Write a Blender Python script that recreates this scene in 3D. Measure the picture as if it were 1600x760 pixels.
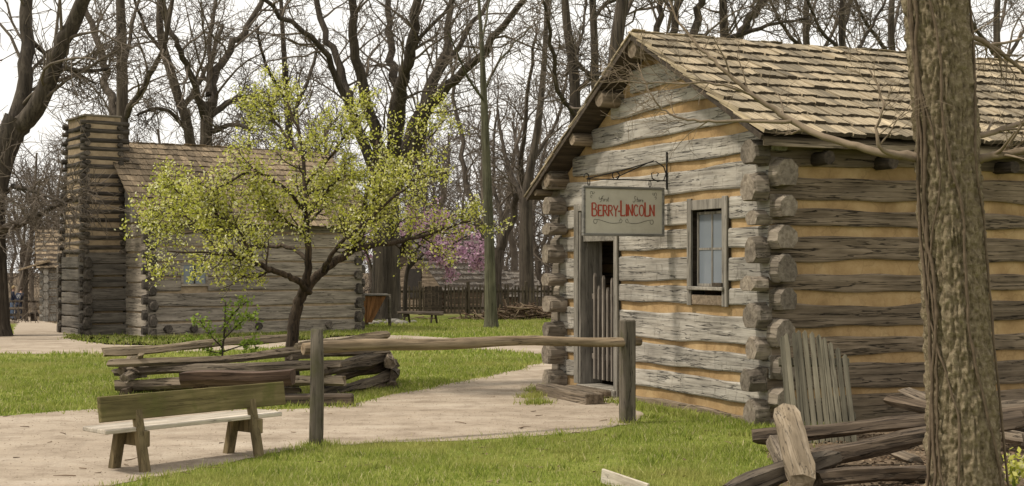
import bpy, bmesh, math, random
import numpy as np
from mathutils import Vector, Matrix, Quaternion, noise as mnoise
R = math.radians
for _o in list(bpy.data.objects): bpy.data.objects.remove(_o)
SC = bpy.context.scene
COL = SC.collection

# ------------------------------------------------------------------ camera, sky, sun, exposure
F, HOR, CAMZ = 2150.0, 418.0, 1.6           # focal length and horizon row of the photograph (1600 x 760), eye height
cd = bpy.data.cameras.new('camera'); cam = bpy.data.objects.new('camera', cd); COL.objects.link(cam)
cam.location = (0, 0, CAMZ); cam.rotation_euler = (R(90), 0, 0)
cd.sensor_width = 36; cd.lens = 36*F/1600; cd.shift_y = (HOR-380)/1600; cd.clip_end = 2000
SC.camera = cam

SUN_EL, SUN_AZ = R(56), R(-100)              # azimuth from +Y towards +X (the sun stands to the left)
wd = bpy.data.worlds.new('World'); SC.world = wd; wd.use_nodes = True
wn, wl = wd.node_tree.nodes, wd.node_tree.links
bg = wn['Background']; bg.inputs['Strength'].default_value = 0.11
sky = wn.new('ShaderNodeTexSky'); sky.sky_type = 'NISHITA'; sky.sun_disc = False
sky.sun_elevation = SUN_EL; sky.sun_rotation = SUN_AZ; sky.dust_density = 3.0
tc = wn.new('ShaderNodeTexCoord'); mp = wn.new('ShaderNodeMapping'); mp.inputs['Scale'].default_value = (1, 1, 2.5)
nz = wn.new('ShaderNodeTexNoise'); nz.inputs['Scale'].default_value = 2.2; nz.inputs['Detail'].default_value = 6
cr = wn.new('ShaderNodeValToRGB'); cr.color_ramp.elements[0].position = 0.3; cr.color_ramp.elements[1].position = 0.7
cr.color_ramp.elements[0].color = (0.88, 0.88, 0.88, 1); cr.color_ramp.elements[1].color = (1, 1, 1, 1)
cm = wn.new('ShaderNodeMix'); cm.data_type = 'RGBA'; cm.inputs[7].default_value = (9.7, 9.4, 8.85, 1)
wl.new(tc.outputs['Generated'], mp.inputs['Vector']); wl.new(mp.outputs[0], nz.inputs['Vector'])
wl.new(nz.outputs['Fac'], cr.inputs[0]); wl.new(cr.outputs[0], cm.inputs[0]); wl.new(sky.outputs[0], cm.inputs[6])
wl.new(cm.outputs[2], bg.inputs['Color'])

sd = bpy.data.lights.new('sun', 'SUN'); sd.energy = 3.4; sd.angle = R(6); sd.color = (1, .92, .80)
sun = bpy.data.objects.new('sun', sd); COL.objects.link(sun)
_s = Vector((math.sin(SUN_AZ)*math.cos(SUN_EL), math.cos(SUN_AZ)*math.cos(SUN_EL), math.sin(SUN_EL)))
sun.rotation_euler = _s.to_track_quat('Z', 'Y').to_euler(); sun.location = _s*30
SC.view_settings.view_transform = 'Standard'; SC.view_settings.look = 'None'
SC.view_settings.exposure = 0.15; SC.view_settings.gamma = 1; SC.view_settings.use_curve_mapping = False
SC.render.engine = 'CYCLES'
SC.cycles.use_denoising = True; SC.cycles.max_bounces = 6; SC.cycles.diffuse_bounces = 3

# ------------------------------------------------------------------ helpers
def px(x, y, D):                              # point of the place seen at photograph pixel x, y at distance D
    return Vector(((x-800)/F*D, D, CAMZ-(y-HOR)/F*D))
def smooth(t): t = np.clip(t, 0, 1); return t*t*(3-2*t)
def tz(X, D):                                 # terrain height: level near by, falling away behind
    X = np.asarray(X, float); D = np.asarray(D, float)
    lf = smooth((-5-X)/7)
    z = -.031*np.clip(D-34, 0, 42)*(.4+.6*lf)
    return z-.08*np.clip(D-55, 0, 12)*(1-lf)
def gz(x, y): return float(tz(x, y))
def gp(x, y):                                 # ground point under a pixel on the level part
    D = CAMZ*F/(y-HOR); return Vector(((x-800)/F*D, D, 0))

def tag(o, label, cat, group=None):
    o['label'] = label; o['category'] = cat
    if group: o['group'] = group
    return o
def empty(name, loc, rz=0, label=None, cat=None, group=None):
    o = bpy.data.objects.new(name, None); COL.objects.link(o); o.location = loc; o.rotation_euler = (0, 0, rz)
    o.empty_display_size = .1
    if label: tag(o, label, cat, group)
    return o
def obj(name, me, m=None, parent=None, loc=None, rot=None):
    o = bpy.data.objects.new(name, me); COL.objects.link(o)
    if m is not None and not me.materials:
        for q in (m if isinstance(m, tuple) else (m,)): me.materials.append(q)
    if parent is not None: o.parent = parent
    if loc is not None: o.location = loc
    if rot is not None:
        if isinstance(rot, Quaternion): o.rotation_mode = 'QUATERNION'; o.rotation_quaternion = rot
        else: o.rotation_euler = rot
    return o
def kind(o, k): o['kind'] = k; return o
def np_mesh(name, V, quads=None, tris=None, smoothed=True):
    me = bpy.data.meshes.new(name); V = np.asarray(V, np.float32)
    parts, starts, off = [], [], 0
    for A, n in ((quads, 4), (tris, 3)):
        if A is None or len(A) == 0: continue
        A = np.asarray(A, np.int32); parts.append(A.ravel()); starts.append(off+np.arange(len(A), dtype=np.int32)*n); off += A.size
    L = np.concatenate(parts); S = np.concatenate(starts)
    me.vertices.add(len(V)); me.vertices.foreach_set('co', V.ravel())
    me.loops.add(len(L)); me.loops.foreach_set('vertex_index', L)
    me.polygons.add(len(S)); me.polygons.foreach_set('loop_start', S)
    if smoothed: me.polygons.foreach_set('use_smooth', np.ones(len(S), bool))
    me.update(calc_edges=True); return me
class MB:                                     # collects boxes, prisms and sheets into one mesh
    def __init__(s): s.v, s.f = [], []
    def add(s, v, f):
        o = len(s.v); s.v += [tuple(p) for p in v]; s.f += [[i+o for i in q] for q in f]; return s
    def box(s, a, b):
        (x0, y0, z0), (x1, y1, z1) = a, b
        return s.add([(x0,y0,z0),(x1,y0,z0),(x1,y1,z0),(x0,y1,z0),(x0,y0,z1),(x1,y0,z1),(x1,y1,z1),(x0,y1,z1)],
                     [(0,3,2,1),(4,5,6,7),(0,1,5,4),(1,2,6,5),(2,3,7,6),(3,0,4,7)])
    def prism(s, poly, ext):                  # polygon (3D points) pushed along ext
        n = len(poly); e = Vector(ext); p = [Vector(q) for q in poly]
        return s.add(p+[q+e for q in p], [list(range(n))[::-1], list(range(n, 2*n))]+[(i, (i+1) % n, (i+1) % n+n, i+n) for i in range(n)])
    def mesh(s, name, bevel=0, fix=True):
        me = bpy.data.meshes.new(name); me.from_pydata(s.v, [], s.f); me.update()
        bm = bmesh.new(); bm.from_mesh(me)
        if fix: bmesh.ops.recalc_face_normals(bm, faces=bm.faces)
        if bevel: bmesh.ops.bevel(bm, geom=bm.edges[:], offset=bevel, segments=1, affect='EDGES', profile=.5)
        bm.to_mesh(me); bm.free(); return me
def boxo(name, size, m, parent=None, loc=(0,0,0), rot=(0,0,0), bevel=.006):   # a board centred on its origin
    x, y, z = (q/2 for q in size)
    return obj(name, MB().box((-x,-y,-z), (x,y,z)).mesh(name, bevel), m, parent, loc, rot)
def wob(seed, amp, freqs=(1.1, 2.7, 5.9)):
    r = random.Random(seed); c = [(amp*r.uniform(.4, 1)/(i+1), f*r.uniform(.8, 1.25), r.uniform(0, 6.28)) for i, f in enumerate(freqs)]
    return lambda x: sum(a*math.sin(f*x+p) for a, f, p in c)
def loft(sections, name, smoothed=False):     # list of rings (equal length) -> capped mesh
    n = len(sections[0]); V = [tuple(p) for r in sections for p in r]; Fc = []
    for i in range(len(sections)-1):
        for j in range(n):
            k = (j+1) % n; Fc.append((i*n+j, i*n+k, (i+1)*n+k, (i+1)*n+j))
    Fc.append(tuple(range(n))[::-1]); Fc.append(tuple(range((len(sections)-1)*n, len(sections)*n)))
    me = bpy.data.meshes.new(name); me.from_pydata(V, [], Fc)
    if smoothed:
        me.polygons.foreach_set('use_smooth', [True]*(len(Fc)-2)+[False]*2)
    me.update(); return me
def hewn(L, h, th, seed, e0=0., e1=0., amp=.022, x0=0., hs=1.):
    """squared log along +X from x0 to x0+L; e0/e1: lengths at either end left as fat, six-sided heads"""
    r = random.Random(seed); T, B, Y0, Y1 = wob(seed, amp), wob(seed+1, amp), wob(seed+2, .008), wob(seed+3, .008)
    xs = [0.]
    if e0: xs += [.03, e0*.55, e0*.96, e0*1.06]
    n = max(3, int((L-e0-e1)/.16)); s0 = e0*1.1 if e0 else .02
    s1 = L-(e1*1.1 if e1 else .02)
    if s1 > s0: xs += [s0+(s1-s0)*i/n for i in range(n+1)]
    if e1: xs += [L-e1*1.06, L-e1*.96, L-e1*.55, L-.03]
    xs += [L]; xs = sorted(set(round(q, 4) for q in xs)); rings = []
    hf = r.uniform(.88, 1.14); tf = r.uniform(1.0, 1.45); pk = r.uniform(.1, .6); oy = r.uniform(-.02, .02); lean = r.uniform(-.02, .02)
    for q in xs:
        X = x0+q; cap = .93 if (q <= 0 or q >= L) else 1.
        head = (e0 and q <= e0) or (e1 and q >= L-e1)
        t, b = h/2+T(X), -h/2+B(X); a, c = -th/2+Y0(X*3), th/2+Y1(X*3)
        if head:
            H, W = h*hf/2*cap*hs, th*tf/2*cap*hs; j = lambda: r.uniform(-.012, .012)
            rings.append([(X,oy-W*.66+j(),-H),(X,oy-W+j(),-H*pk),(X,oy-W*.9+j(),H*.42),(X,oy-W*.34,H+j()),(X,oy+W*.34,H+j()),(X,oy+W*.9,H*.42),(X,oy+W,-H*pk),(X,oy+W*.66,-H)])
        else:
            g = .015
            b2 = lambda v: v*cap
            rings.append([(X,a+g*.6,b2(b)),(X,a,b2(b+g)),(X,a,b2(t-g)),(X,a+g*.9,b2(t)),(X,c-g*.9,b2(t)),(X,c,b2(t-g)),(X,c,b2(b+g)),(X,c-g*.6,b2(b))])
    me = loft(rings, 'log'); nr = len(rings[0])
    for f in me.polygons:
        q = sum(me.vertices[v].co.x for v in f.vertices)/len(f.vertices)-x0
        if (e0 and q < e0*1.02) or (e1 and q > L-e1*1.02): f.material_index = 1
    return me
def round_log(L, r0, r1, seed, n=9, amp=.012, bend=0., x0=0.):
    ns = max(4, int(L/.2)); r = random.Random(seed); cy, cz = wob(seed, amp*1.6, (1.3, 2.9)), wob(seed+5, amp*1.6, (1.2, 3.1))
    lob = [r.uniform(.88, 1.1) for _ in range(n)]; rings = []
    for i in range(ns+1):
        f = i/ns; X = x0+L*f; rr = r0+(r1-r0)*f; rr *= .92 if i in (0, ns) else 1
        dz = bend*math.sin(math.pi*f)
        rings.append([(X, cy(X)+rr*lob[j]*math.cos(6.2832*j/n)+r.uniform(-1, 1)*amp*.25, dz+cz(X)+rr*lob[j]*math.sin(6.2832*j/n)+r.uniform(-1, 1)*amp*.25) for j in range(n)])
    return loft(rings, 'log', True)
def split_rail(L, w, h, seed, bend=0., amp=.018):
    """cleft rail: irregular wedge section that wanders along its length"""
    ns = max(6, int(L/.13)); r = random.Random(seed); n = 6
    base = [(-.5, -.15), (-.25, -.5), (.3, -.46), (.52, .05), (.18, .5), (-.3, .42)]
    base = [(a*r.uniform(.8, 1.15), b*r.uniform(.8, 1.15)) for a, b in base]; cy, cz = wob(seed, amp*1.4, (1.2, 3.3)), wob(seed+7, amp*1.4, (1.5, 3.6))
    sw = wob(seed+9, .12, (2.1, 4.7, 9)); rings = []; tw = r.uniform(-.5, .5)
    ph = [wob(seed+20+j, .17, (3.1, 8.3, 17)) for j in range(n)]
    for i in range(ns+1):
        f = i/ns; X = L*f; k = (1+sw(X))*(.86 if i in (0, ns) else 1); a = tw*f
        rr = []
        for j, (u, v) in enumerate(base):
            q = k*(1+ph[j](X)); y, z = u*w*q, v*h*q
            rr.append((X+(r.uniform(-.03, .03) if i in (0, ns) else 0), cy(X)+y*math.cos(a)-z*math.sin(a), bend*math.sin(math.pi*f)+cz(X)+y*math.sin(a)+z*math.cos(a)))
        rings.append(rr)
    return loft(rings, 'rail')
def aim(o, A, B, roll=0.):
    d = Vector(B)-Vector(A); o.location = A; o.rotation_mode = 'QUATERNION'
    o.rotation_quaternion = d.to_track_quat('X', 'Z') @ Quaternion((1, 0, 0), roll); return o
class Tubes:
    def __init__(s): s.V, s.Q, s.n = [], [], 0
    def add(s, P, rad, k):
        P = np.asarray(P, float); rad = np.asarray(rad, float); m = len(P)
        T = np.gradient(P, axis=0); T /= np.linalg.norm(T, axis=1)[:, None]+1e-9
        a = T.mean(0); ref = np.array((0, 0, 1.)) if abs(a[2]) < .8*np.linalg.norm(a) else np.array((1., 0, 0))
        U = np.cross(T, ref); U /= np.linalg.norm(U, axis=1)[:, None]+1e-9; W = np.cross(T, U)
        th = np.arange(k)*2*math.pi/k
        R_ = P[:, None]+rad[:, None, None]*(np.cos(th)[None, :, None]*U[:, None]+np.sin(th)[None, :, None]*W[:, None])
        s.V.append(R_.reshape(-1, 3)); i = np.arange(m-1)[:, None]*k; j = np.arange(k)[None]; j2 = (j+1) % k
        s.Q.append((np.stack((i+j, i+j2, i+k+j2, i+k+j), -1)+s.n).reshape(-1, 4)); s.n += m*k
    def arrays(s): return np.concatenate(s.V), np.concatenate(s.Q)
    def mesh(s, name): V, Q = s.arrays(); return np_mesh(name, V, Q)
def inpoly(x, y, poly):
    x = np.asarray(x); y = np.asarray(y); c = np.zeros(x.shape, bool); n = len(poly)
    for i in range(n):
        (x1, y1), (x2, y2) = poly[i], poly[(i+1) % n]
        if y1 == y2: continue
        c ^= ((y1 > y) != (y2 > y)) & (x < (x2-x1)*(y-y1)/(y2-y1)+x1)
    return c

# ------------------------------------------------------------------ materials
def nodes_of(name):
    m = bpy.data.materials.new(name); m.use_nodes = True; n = m.node_tree.nodes; l = m.node_tree.links
    return m, n, l, n['Principled BSDF']
def _ramp(n, pts):
    r = n.new('ShaderNodeValToRGB'); e = r.color_ramp.elements
    while len(e) < len(pts): e.new(.5)
    for q, (p, c) in zip(e, pts): q.position = p; q.color = (*c, 1) if len(c) == 3 else (c[0], c[0], c[0], 1)
    return r
def _mix(n, l, mode, fac, a, b):
    m = n.new('ShaderNodeMix'); m.data_type = 'RGBA'; m.blend_type = mode
    for i, v in ((0, fac), (6, a), (7, b)):
        if hasattr(v, 'is_output'): l.new(v, m.inputs[i])
        else: m.inputs[i].default_value = v if i == 0 else (*v, 1)
    return m.outputs[2]
def _vec(n, l, scale, rnd=True, island=False):
    t = n.new('ShaderNodeTexCoord'); m = n.new('ShaderNodeMapping'); m.inputs['Scale'].default_value = scale
    src = t.outputs['Object']
    if rnd:
        oi = n.new('ShaderNodeObjectInfo'); k = n.new('ShaderNodeMath'); k.operation = 'MULTIPLY'; k.inputs[1].default_value = 57.
        l.new(oi.outputs['Random'], k.inputs[0])
        if island:
            g = n.new('ShaderNodeNewGeometry'); k2 = n.new('ShaderNodeMath'); k2.operation = 'MULTIPLY_ADD'; k2.inputs[1].default_value = 31.
            l.new(g.outputs['Random Per Island'], k2.inputs[0]); l.new(k.outputs[0], k2.inputs[2]); k = k2
        va = n.new('ShaderNodeVectorMath'); va.operation = 'ADD'; l.new(src, va.inputs[0]); l.new(k.outputs[0], va.inputs[1]); src = va.outputs[0]
    l.new(src, m.inputs['Vector']); return m.outputs[0]
def _noise(n, l, vec, scale, detail=5, rough=.6):
    q = n.new('ShaderNodeTexNoise'); q.inputs['Scale'].default_value = scale; q.inputs['Detail'].default_value = detail; q.inputs['Roughness'].default_value = rough
    l.new(vec, q.inputs['Vector']); return q.outputs['Fac']
def wood(name, lo, mid, hi, axis=0, cracks=.75, var=.35, bump=.5, island=False, nicks=0., moss=None, freq=1.):
    """weathered timber, grain along one local axis"""
    m, n, l, b = nodes_of(name)
    def sc(along, across): s = [across*freq]*3; s[axis] = along*freq; return s
    v1 = _vec(n, l, sc(1.2, 22), True, island); v2 = _vec(n, l, sc(.45, 13), True, island); v3 = _vec(n, l, sc(1.5, 4), True, island)
    f1 = _noise(n, l, v1, 1., 7); f1.node.inputs['Distortion'].default_value = .55; f3 = _noise(n, l, v3, 1.3, 5)
    c = _ramp(n, [(.30, lo), (.5, mid), (.72, hi)]); l.new(f1, c.inputs[0])
    big = _ramp(n, [(.3, (.62,)), (.7, (1.18,))]); l.new(f3, big.inputs[0])
    col = _mix(n, l, 'MULTIPLY', 1., c.outputs[0], big.outputs[0])
    f2 = _noise(n, l, v2, 1.4, 4, .55); f2.node.inputs['Distortion'].default_value = .35
    ck0 = _ramp(n, [(.486, (1,)), (.496, (0,)), (.503, (0,)), (.513, (1,))]); l.new(f2, ck0.inputs[0])
    tn = n.new('ShaderNodeTexCoord'); sn = n.new('ShaderNodeSeparateXYZ'); l.new(tn.outputs['Normal'], sn.inputs[0]); ab_ = n.new('ShaderNodeMath'); ab_.operation = 'ABSOLUTE'; l.new(sn.outputs[axis], ab_.inputs[0])
    er = _ramp(n, [(.55, (0,)), (.85, (1,))]); l.new(ab_.outputs[0], er.inputs[0])          # cut ends: no long checks
    ckm = n.new('ShaderNodeMath'); ckm.operation = 'MAXIMUM'; l.new(ck0.outputs[0], ckm.inputs[0]); l.new(er.outputs[0], ckm.inputs[1])
    ck = type('K', (), {'outputs': ckm.outputs})
    dark = _ramp(n, [(0, (1-cracks,)), (1, (1,))]); l.new(ck.outputs[0], dark.inputs[0])
    col = _mix(n, l, 'MULTIPLY', 1., col, dark.outputs[0])
    if moss:
        v5 = _vec(n, l, (3, 3, 3), True); f5 = _noise(n, l, v5, 1.2, 5); mr = _ramp(n, [(.5, (0,)), (.66, (1,))]); l.new(f5, mr.inputs[0])
        col = _mix(n, l, 'MIX', mr.outputs[0], col, moss)
    oi = n.new('ShaderNodeObjectInfo'); rv = oi.outputs['Random']
    if island:
        g = n.new('ShaderNodeNewGeometry'); ad = n.new('ShaderNodeMath'); ad.operation = 'ADD'; l.new(rv, ad.inputs[0]); l.new(g.outputs['Random Per Island'], ad.inputs[1])
        fr = n.new('ShaderNodeMath'); fr.operation = 'FRACT'; l.new(ad.outputs[0], fr.inputs[0]); rv = fr.outputs[0]
    vr = _ramp(n, [(0, (1-var, 1-var*.98, 1-var*.95)), (1, (1+var*.5,)*3)]); l.new(rv, vr.inputs[0])
    col = _mix(n, l, 'MULTIPLY', 1., col, vr.outputs[0])
    l.new(col, b.inputs['Base Color']); b.inputs['Roughness'].default_value = .88; b.inputs['Specular IOR Level'].default_value = .2
    hm = n.new('ShaderNodeMath'); hm.operation = 'MULTIPLY_ADD'; hm.inputs[1].default_value = .6; l.new(f1, hm.inputs[0]); l.new(ck.outputs[0], hm.inputs[2])
    hh = hm.outputs[0]
    if nicks:
        s = [3.]*3; s[axis] = 15; v4 = _vec(n, l, s, True); f4 = _noise(n, l, v4, 1., 3)
        nr = _ramp(n, [(.34, (0,)), (.42, (1,))]); l.new(f4, nr.inputs[0])
        h2 = n.new('ShaderNodeMath'); h2.operation = 'MULTIPLY_ADD'; h2.inputs[1].default_value = nicks; l.new(nr.outputs[0], h2.inputs[0]); l.new(hh, h2.inputs[2]); hh = h2.outputs[0]
    bp = n.new('ShaderNodeBump'); bp.inputs['Strength'].default_value = bump; bp.inputs['Distance'].default_value = .02
    l.new(hh, bp.inputs['Height']); l.new(bp.outputs[0], b.inputs['Normal']); return m
def plain(name, stops, scale=8., rough=.9, bump=.3, detail=8, dist=.01, spec=.2):
    m, n, l, b = nodes_of(name); v = _vec(n, l, (1, 1, 1), False); f = _noise(n, l, v, scale, detail, .65)
    c = _ramp(n, stops); l.new(f, c.inputs[0]); l.new(c.outputs[0], b.inputs['Base Color']); b.inputs['Roughness'].default_value = rough
    b.inputs['Specular IOR Level'].default_value = spec
    bp = n.new('ShaderNodeBump'); bp.inputs['Strength'].default_value = bump; bp.inputs['Distance'].default_value = dist
    l.new(f, bp.inputs['Height']); l.new(bp.outputs[0], b.inputs['Normal']); return m
def island_mat(name, stops, rough=.7, trans=0., patch=None):
    m, n, l, b = nodes_of(name); g = n.new('ShaderNodeNewGeometry'); c = _ramp(n, stops); l.new(g.outputs['Random Per Island'], c.inputs[0]); col = c.outputs[0]
    if patch:
        v = _vec(n, l, (1, 1, 1), False); f = _noise(n, l, v, patch[0], 5); pr = _ramp(n, [(.48, (0,)), (.68, (1,))]); l.new(f, pr.inputs[0])
        col = _mix(n, l, 'MIX', pr.outputs[0], col, patch[1])
    l.new(col, b.inputs['Base Color']); b.inputs['Roughness'].default_value = rough; b.inputs['Specular IOR Level'].default_value = .15
    if trans:
        t = n.new('ShaderNodeBsdfTranslucent'); l.new(col, t.inputs['Color']); ms = n.new('ShaderNodeMixShader'); ms.inputs[0].default_value = trans
        l.new(b.outputs[0], ms.inputs[1]); l.new(t.outputs[0], ms.inputs[2]); l.new(ms.outputs[0], n['Material Output'].inputs[0])
    return m
M = {}
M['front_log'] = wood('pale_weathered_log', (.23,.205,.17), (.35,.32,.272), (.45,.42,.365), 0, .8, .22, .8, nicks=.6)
M['log_head'] = wood('grey_log_head', (.11,.088,.066), (.205,.17,.13), (.30,.255,.20), 0, .6, .35, .6)
M['dark_head'] = wood('dark_log_head', (.045,.038,.03), (.095,.08,.064), (.16,.135,.108), 0, .6, .35, .5)
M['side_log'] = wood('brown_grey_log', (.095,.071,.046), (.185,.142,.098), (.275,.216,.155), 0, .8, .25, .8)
M['cabin_log'] = wood('grey_cabin_log', (.18,.152,.12), (.31,.265,.21), (.42,.365,.295), 0, .72, .25, .6, freq=.8)
M['chimney_log'] = wood('smoke_dark_log', (.04,.033,.027), (.10,.083,.066), (.19,.158,.122), 0, .6, .5, .5)
M['chimney_hewn'] = wood('dark_hewn_log', (.09,.079,.066), (.18,.158,.131), (.265,.232,.193), 0, .7, .3, .5)
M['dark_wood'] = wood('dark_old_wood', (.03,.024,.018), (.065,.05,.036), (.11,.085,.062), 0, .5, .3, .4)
M['grey_board'] = wood('grey_board', (.125,.112,.092), (.235,.213,.178), (.33,.30,.255), 2, .55, .2, .4)
M['grey_board_x'] = wood('grey_board_lengthwise', (.125,.112,.092), (.235,.213,.178), (.33,.30,.255), 0, .55, .2, .4)
M['rail'] = wood('split_rail_wood', (.08,.061,.043), (.175,.137,.098), (.30,.243,.178), 0, .75, .45, .8)
M['rail_pale'] = wood('pale_rail_wood', (.15,.112,.07), (.27,.21,.14), (.40,.325,.235), 0, .6, .25, .5)
M['pole'] = wood('brown_pole_wood', (.11,.078,.046), (.21,.155,.098), (.33,.255,.17), 0, .6, .1, .5)
M['rail_dark'] = wood('damp_dark_rail', (.038,.028,.02), (.095,.07,.048), (.18,.138,.098), 0, .7, .4, .8)
M['post'] = wood('grey_brown_post', (.075,.064,.047), (.14,.118,.088), (.21,.18,.137), 2, .7, .2, .5)
M['bench'] = wood('olive_bench_board', (.075,.06,.024), (.145,.118,.05), (.22,.18,.085), 0, .4, .2, .3, moss=(.10,.095,.03))
M['bench_leg'] = wood('bench_leg_wood', (.09,.068,.034), (.18,.138,.072), (.27,.21,.115), 2, .4, .25, .3)
M['bench_seat'] = wood('pale_bench_plank', (.33,.28,.215), (.50,.44,.36), (.62,.56,.475), 0, .5, .2, .3)  # pale plank tone, much lighter than the other bench wood
M['red_log'] = wood('reddish_half_log', (.055,.036,.026), (.11,.072,.052), (.19,.135,.10), 0, .5, .2, .5)
M['half'] = wood('worn_grey_picket', (.13,.11,.088), (.23,.195,.16), (.32,.28,.235), 2, .5, .25, .4)
M['gate'] = wood('green_grey_picket', (.07,.062,.042), (.13,.116,.08), (.19,.17,.122), 2, .5, .35, .5)
M['picket'] = wood('dark_picket', (.04,.032,.022), (.085,.068,.046), (.14,.112,.078), 2, .5, .4, .4)
M['orange_wood'] = wood('orange_plank', (.16,.075,.028), (.26,.125,.05), (.33,.17,.075), 2, .4, .2, .3)
M['shingle'] = wood('riven_shingle', (.19,.15,.098), (.36,.29,.19), (.50,.415,.285), 1, .5, .5, .5)
M['shingle_many'] = wood('riven_shingle_rest', (.19,.15,.098), (.36,.29,.19), (.50,.415,.285), 1, .5, .5, .5, island=True)
M['shingle_b'] = wood('brown_shingle', (.13,.095,.06), (.26,.195,.125), (.37,.285,.19), 1, .4, .42, .4)
M['shingle_b_many'] = wood('brown_shingle_rest', (.13,.095,.06), (.26,.195,.125), (.37,.285,.19), 1, .4, .42, .4, island=True)
M['shingle_grey'] = wood('grey_shingle', (.10,.09,.08), (.2,.18,.155), (.3,.27,.24), 1, .4, .35, .4)
def clay(name, lo, mid, hi):
    m, n, l, b = nodes_of(name); v = _vec(n, l, (1, 1, 1), True); f = _noise(n, l, v, 3.2, 8, .65); g = _noise(n, l, v, 1.1, 4); h = _noise(n, l, v, 40, 4)
    c = _ramp(n, [(.28, lo), (.5, mid), (.72, hi)]); l.new(f, c.inputs[0]); st = _ramp(n, [(.32, (.62,.60,.58)), (.52, (1,1,1))]); l.new(g, st.inputs[0])
    vo = n.new('ShaderNodeTexVoronoi'); vo.feature = 'DISTANCE_TO_EDGE'; vo.inputs['Scale'].default_value = 2.6; va = n.new('ShaderNodeVectorMath'); va.operation = 'MULTIPLY_ADD'; va.inputs[1].default_value = (.25, .25, .25)
    nn = n.new('ShaderNodeTexNoise'); nn.inputs['Scale'].default_value = 5; l.new(v, nn.inputs['Vector']); l.new(nn.outputs['Color'], va.inputs[0]); l.new(v, va.inputs[2]); l.new(va.outputs[0], vo.inputs['Vector'])
    ck = _ramp(n, [(0, (.35,)), (.012, (.5,)), (.022, (1,))]); l.new(vo.outputs['Distance'], ck.inputs[0])
    col = _mix(n, l, 'MULTIPLY', 1., c.outputs[0], st.outputs[0]); col = _mix(n, l, 'MULTIPLY', .22, col, ck.outputs[0]); l.new(col, b.inputs['Base Color']); b.inputs['Roughness'].default_value = .97; b.inputs['Specular IOR Level'].default_value = .1
    ad = n.new('ShaderNodeMath'); ad.operation = 'MULTIPLY_ADD'; ad.inputs[1].default_value = .35; l.new(h, ad.inputs[0]); a2 = n.new('ShaderNodeMath'); a2.operation = 'MULTIPLY_ADD'; a2.inputs[1].default_value = 1.5; l.new(f, a2.inputs[0]); a2.inputs[2].default_value = 0; l.new(a2.outputs[0], ad.inputs[2])
    bp = n.new('ShaderNodeBump'); bp.inputs['Strength'].default_value = .6; bp.inputs['Distance'].default_value = .02; l.new(ad.outputs[0], bp.inputs['Height']); l.new(bp.outputs[0], b.inputs['Normal']); return m
M['chink'] = clay('ochre_chinking', (.24,.155,.075), (.355,.24,.12), (.435,.315,.17))
M['butt'] = plain('shingle_end_grain_shade', [(.3, (.035,.027,.019)), (.7, (.085,.066,.046))], 20, .95, .2)  # dark end grain, with the shadow lines under courses put into its colour
M['chink_pale'] = plain('tan_clay', [(.3, (.22,.165,.105)), (.6, (.36,.275,.18)), (.8, (.45,.36,.25))], 6, .95, .5)
M['iron'] = plain('black_iron', [(.3, (.012,.011,.010)), (.7, (.03,.027,.024))], 30, .6, .2)
M['sign'] = plain('sign_paint', [(.25, (.38,.35,.285)), (.5, (.46,.43,.355)), (.75, (.50,.47,.39))], 4, .6, .08)
M['sign_frame'] = wood('sign_moulding', (.13,.125,.11), (.2,.19,.17), (.27,.255,.23), 0, .4, .1, .3)
M['red'] = plain('red_lettering', [(.3, (.27,.038,.02)), (.7, (.40,.075,.045))], 40, .6, .1)
M['black'] = plain('black_lettering', [(.3, (.05,.048,.042)), (.7, (.10,.095,.085))], 25, .6, .1)
M['dark'] = plain('doorway_shade', [(.3, (.02,.017,.014)), (.7, (.035,.03,.025))], 4, .9, .1)
M['bark'] = wood('furrowed_bark', (.05,.043,.034), (.10,.086,.068), (.165,.145,.115), 2, .6, .2, .8)
M['bark_dark'] = wood('dark_bark', (.036,.028,.021), (.078,.062,.047), (.13,.107,.082), 2, .5, .25, .6, freq=.6)
M['twig'] = plain('grey_brown_twig', [(.3, (.085,.067,.051)), (.7, (.165,.135,.105))], 3, .9, .1)
M['twig_pale'] = plain('pale_twig', [(.3, (.13,.098,.066)), (.7, (.24,.185,.13))], 6, .9, .1)
M['near_bark'] = plain('ridged_bark', [(.28, (.085,.064,.038)), (.5, (.20,.158,.10)), (.72, (.30,.25,.165))], 26, .95, 1., 10, .03)
M['vine'] = plain('brown_vine', [(.3, (.07,.05,.034)), (.7, (.15,.11,.075))], 20, .9, .4)
M['leaf'] = island_mat('spring_leaf', [(0, (.31,.34,.04)), (.4, (.50,.51,.085)), (.72, (.64,.62,.17)), (.88, (.73,.71,.38)), (1, (.80,.78,.58))], .6, .45)
M['leaf_green'] = island_mat('fresh_leaf', [(0, (.14,.22,.03)), (1, (.30,.38,.06))], .6, .35)
M['pink'] = island_mat('redbud_blossom', [(0, (.46,.25,.38)), (1, (.64,.45,.54))], .7, .3)
M['grass'] = island_mat('grass_blade', [(0, (.13,.18,.028)), (.4, (.235,.285,.048)), (.8, (.34,.375,.08)), (.91, (.42,.40,.16)), (1, (.56,.48,.30))], .75, .35, (.55, (.37,.36,.11)))
M['litter'] = island_mat('dead_leaf', [(0, (.07,.045,.028)), (.5, (.15,.10,.062)), (1, (.30,.23,.15))], .9)
M['stone'] = plain('field_stone', [(.3, (.13,.12,.10)), (.7, (.27,.25,.215))], 6, .9, .4)

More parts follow.
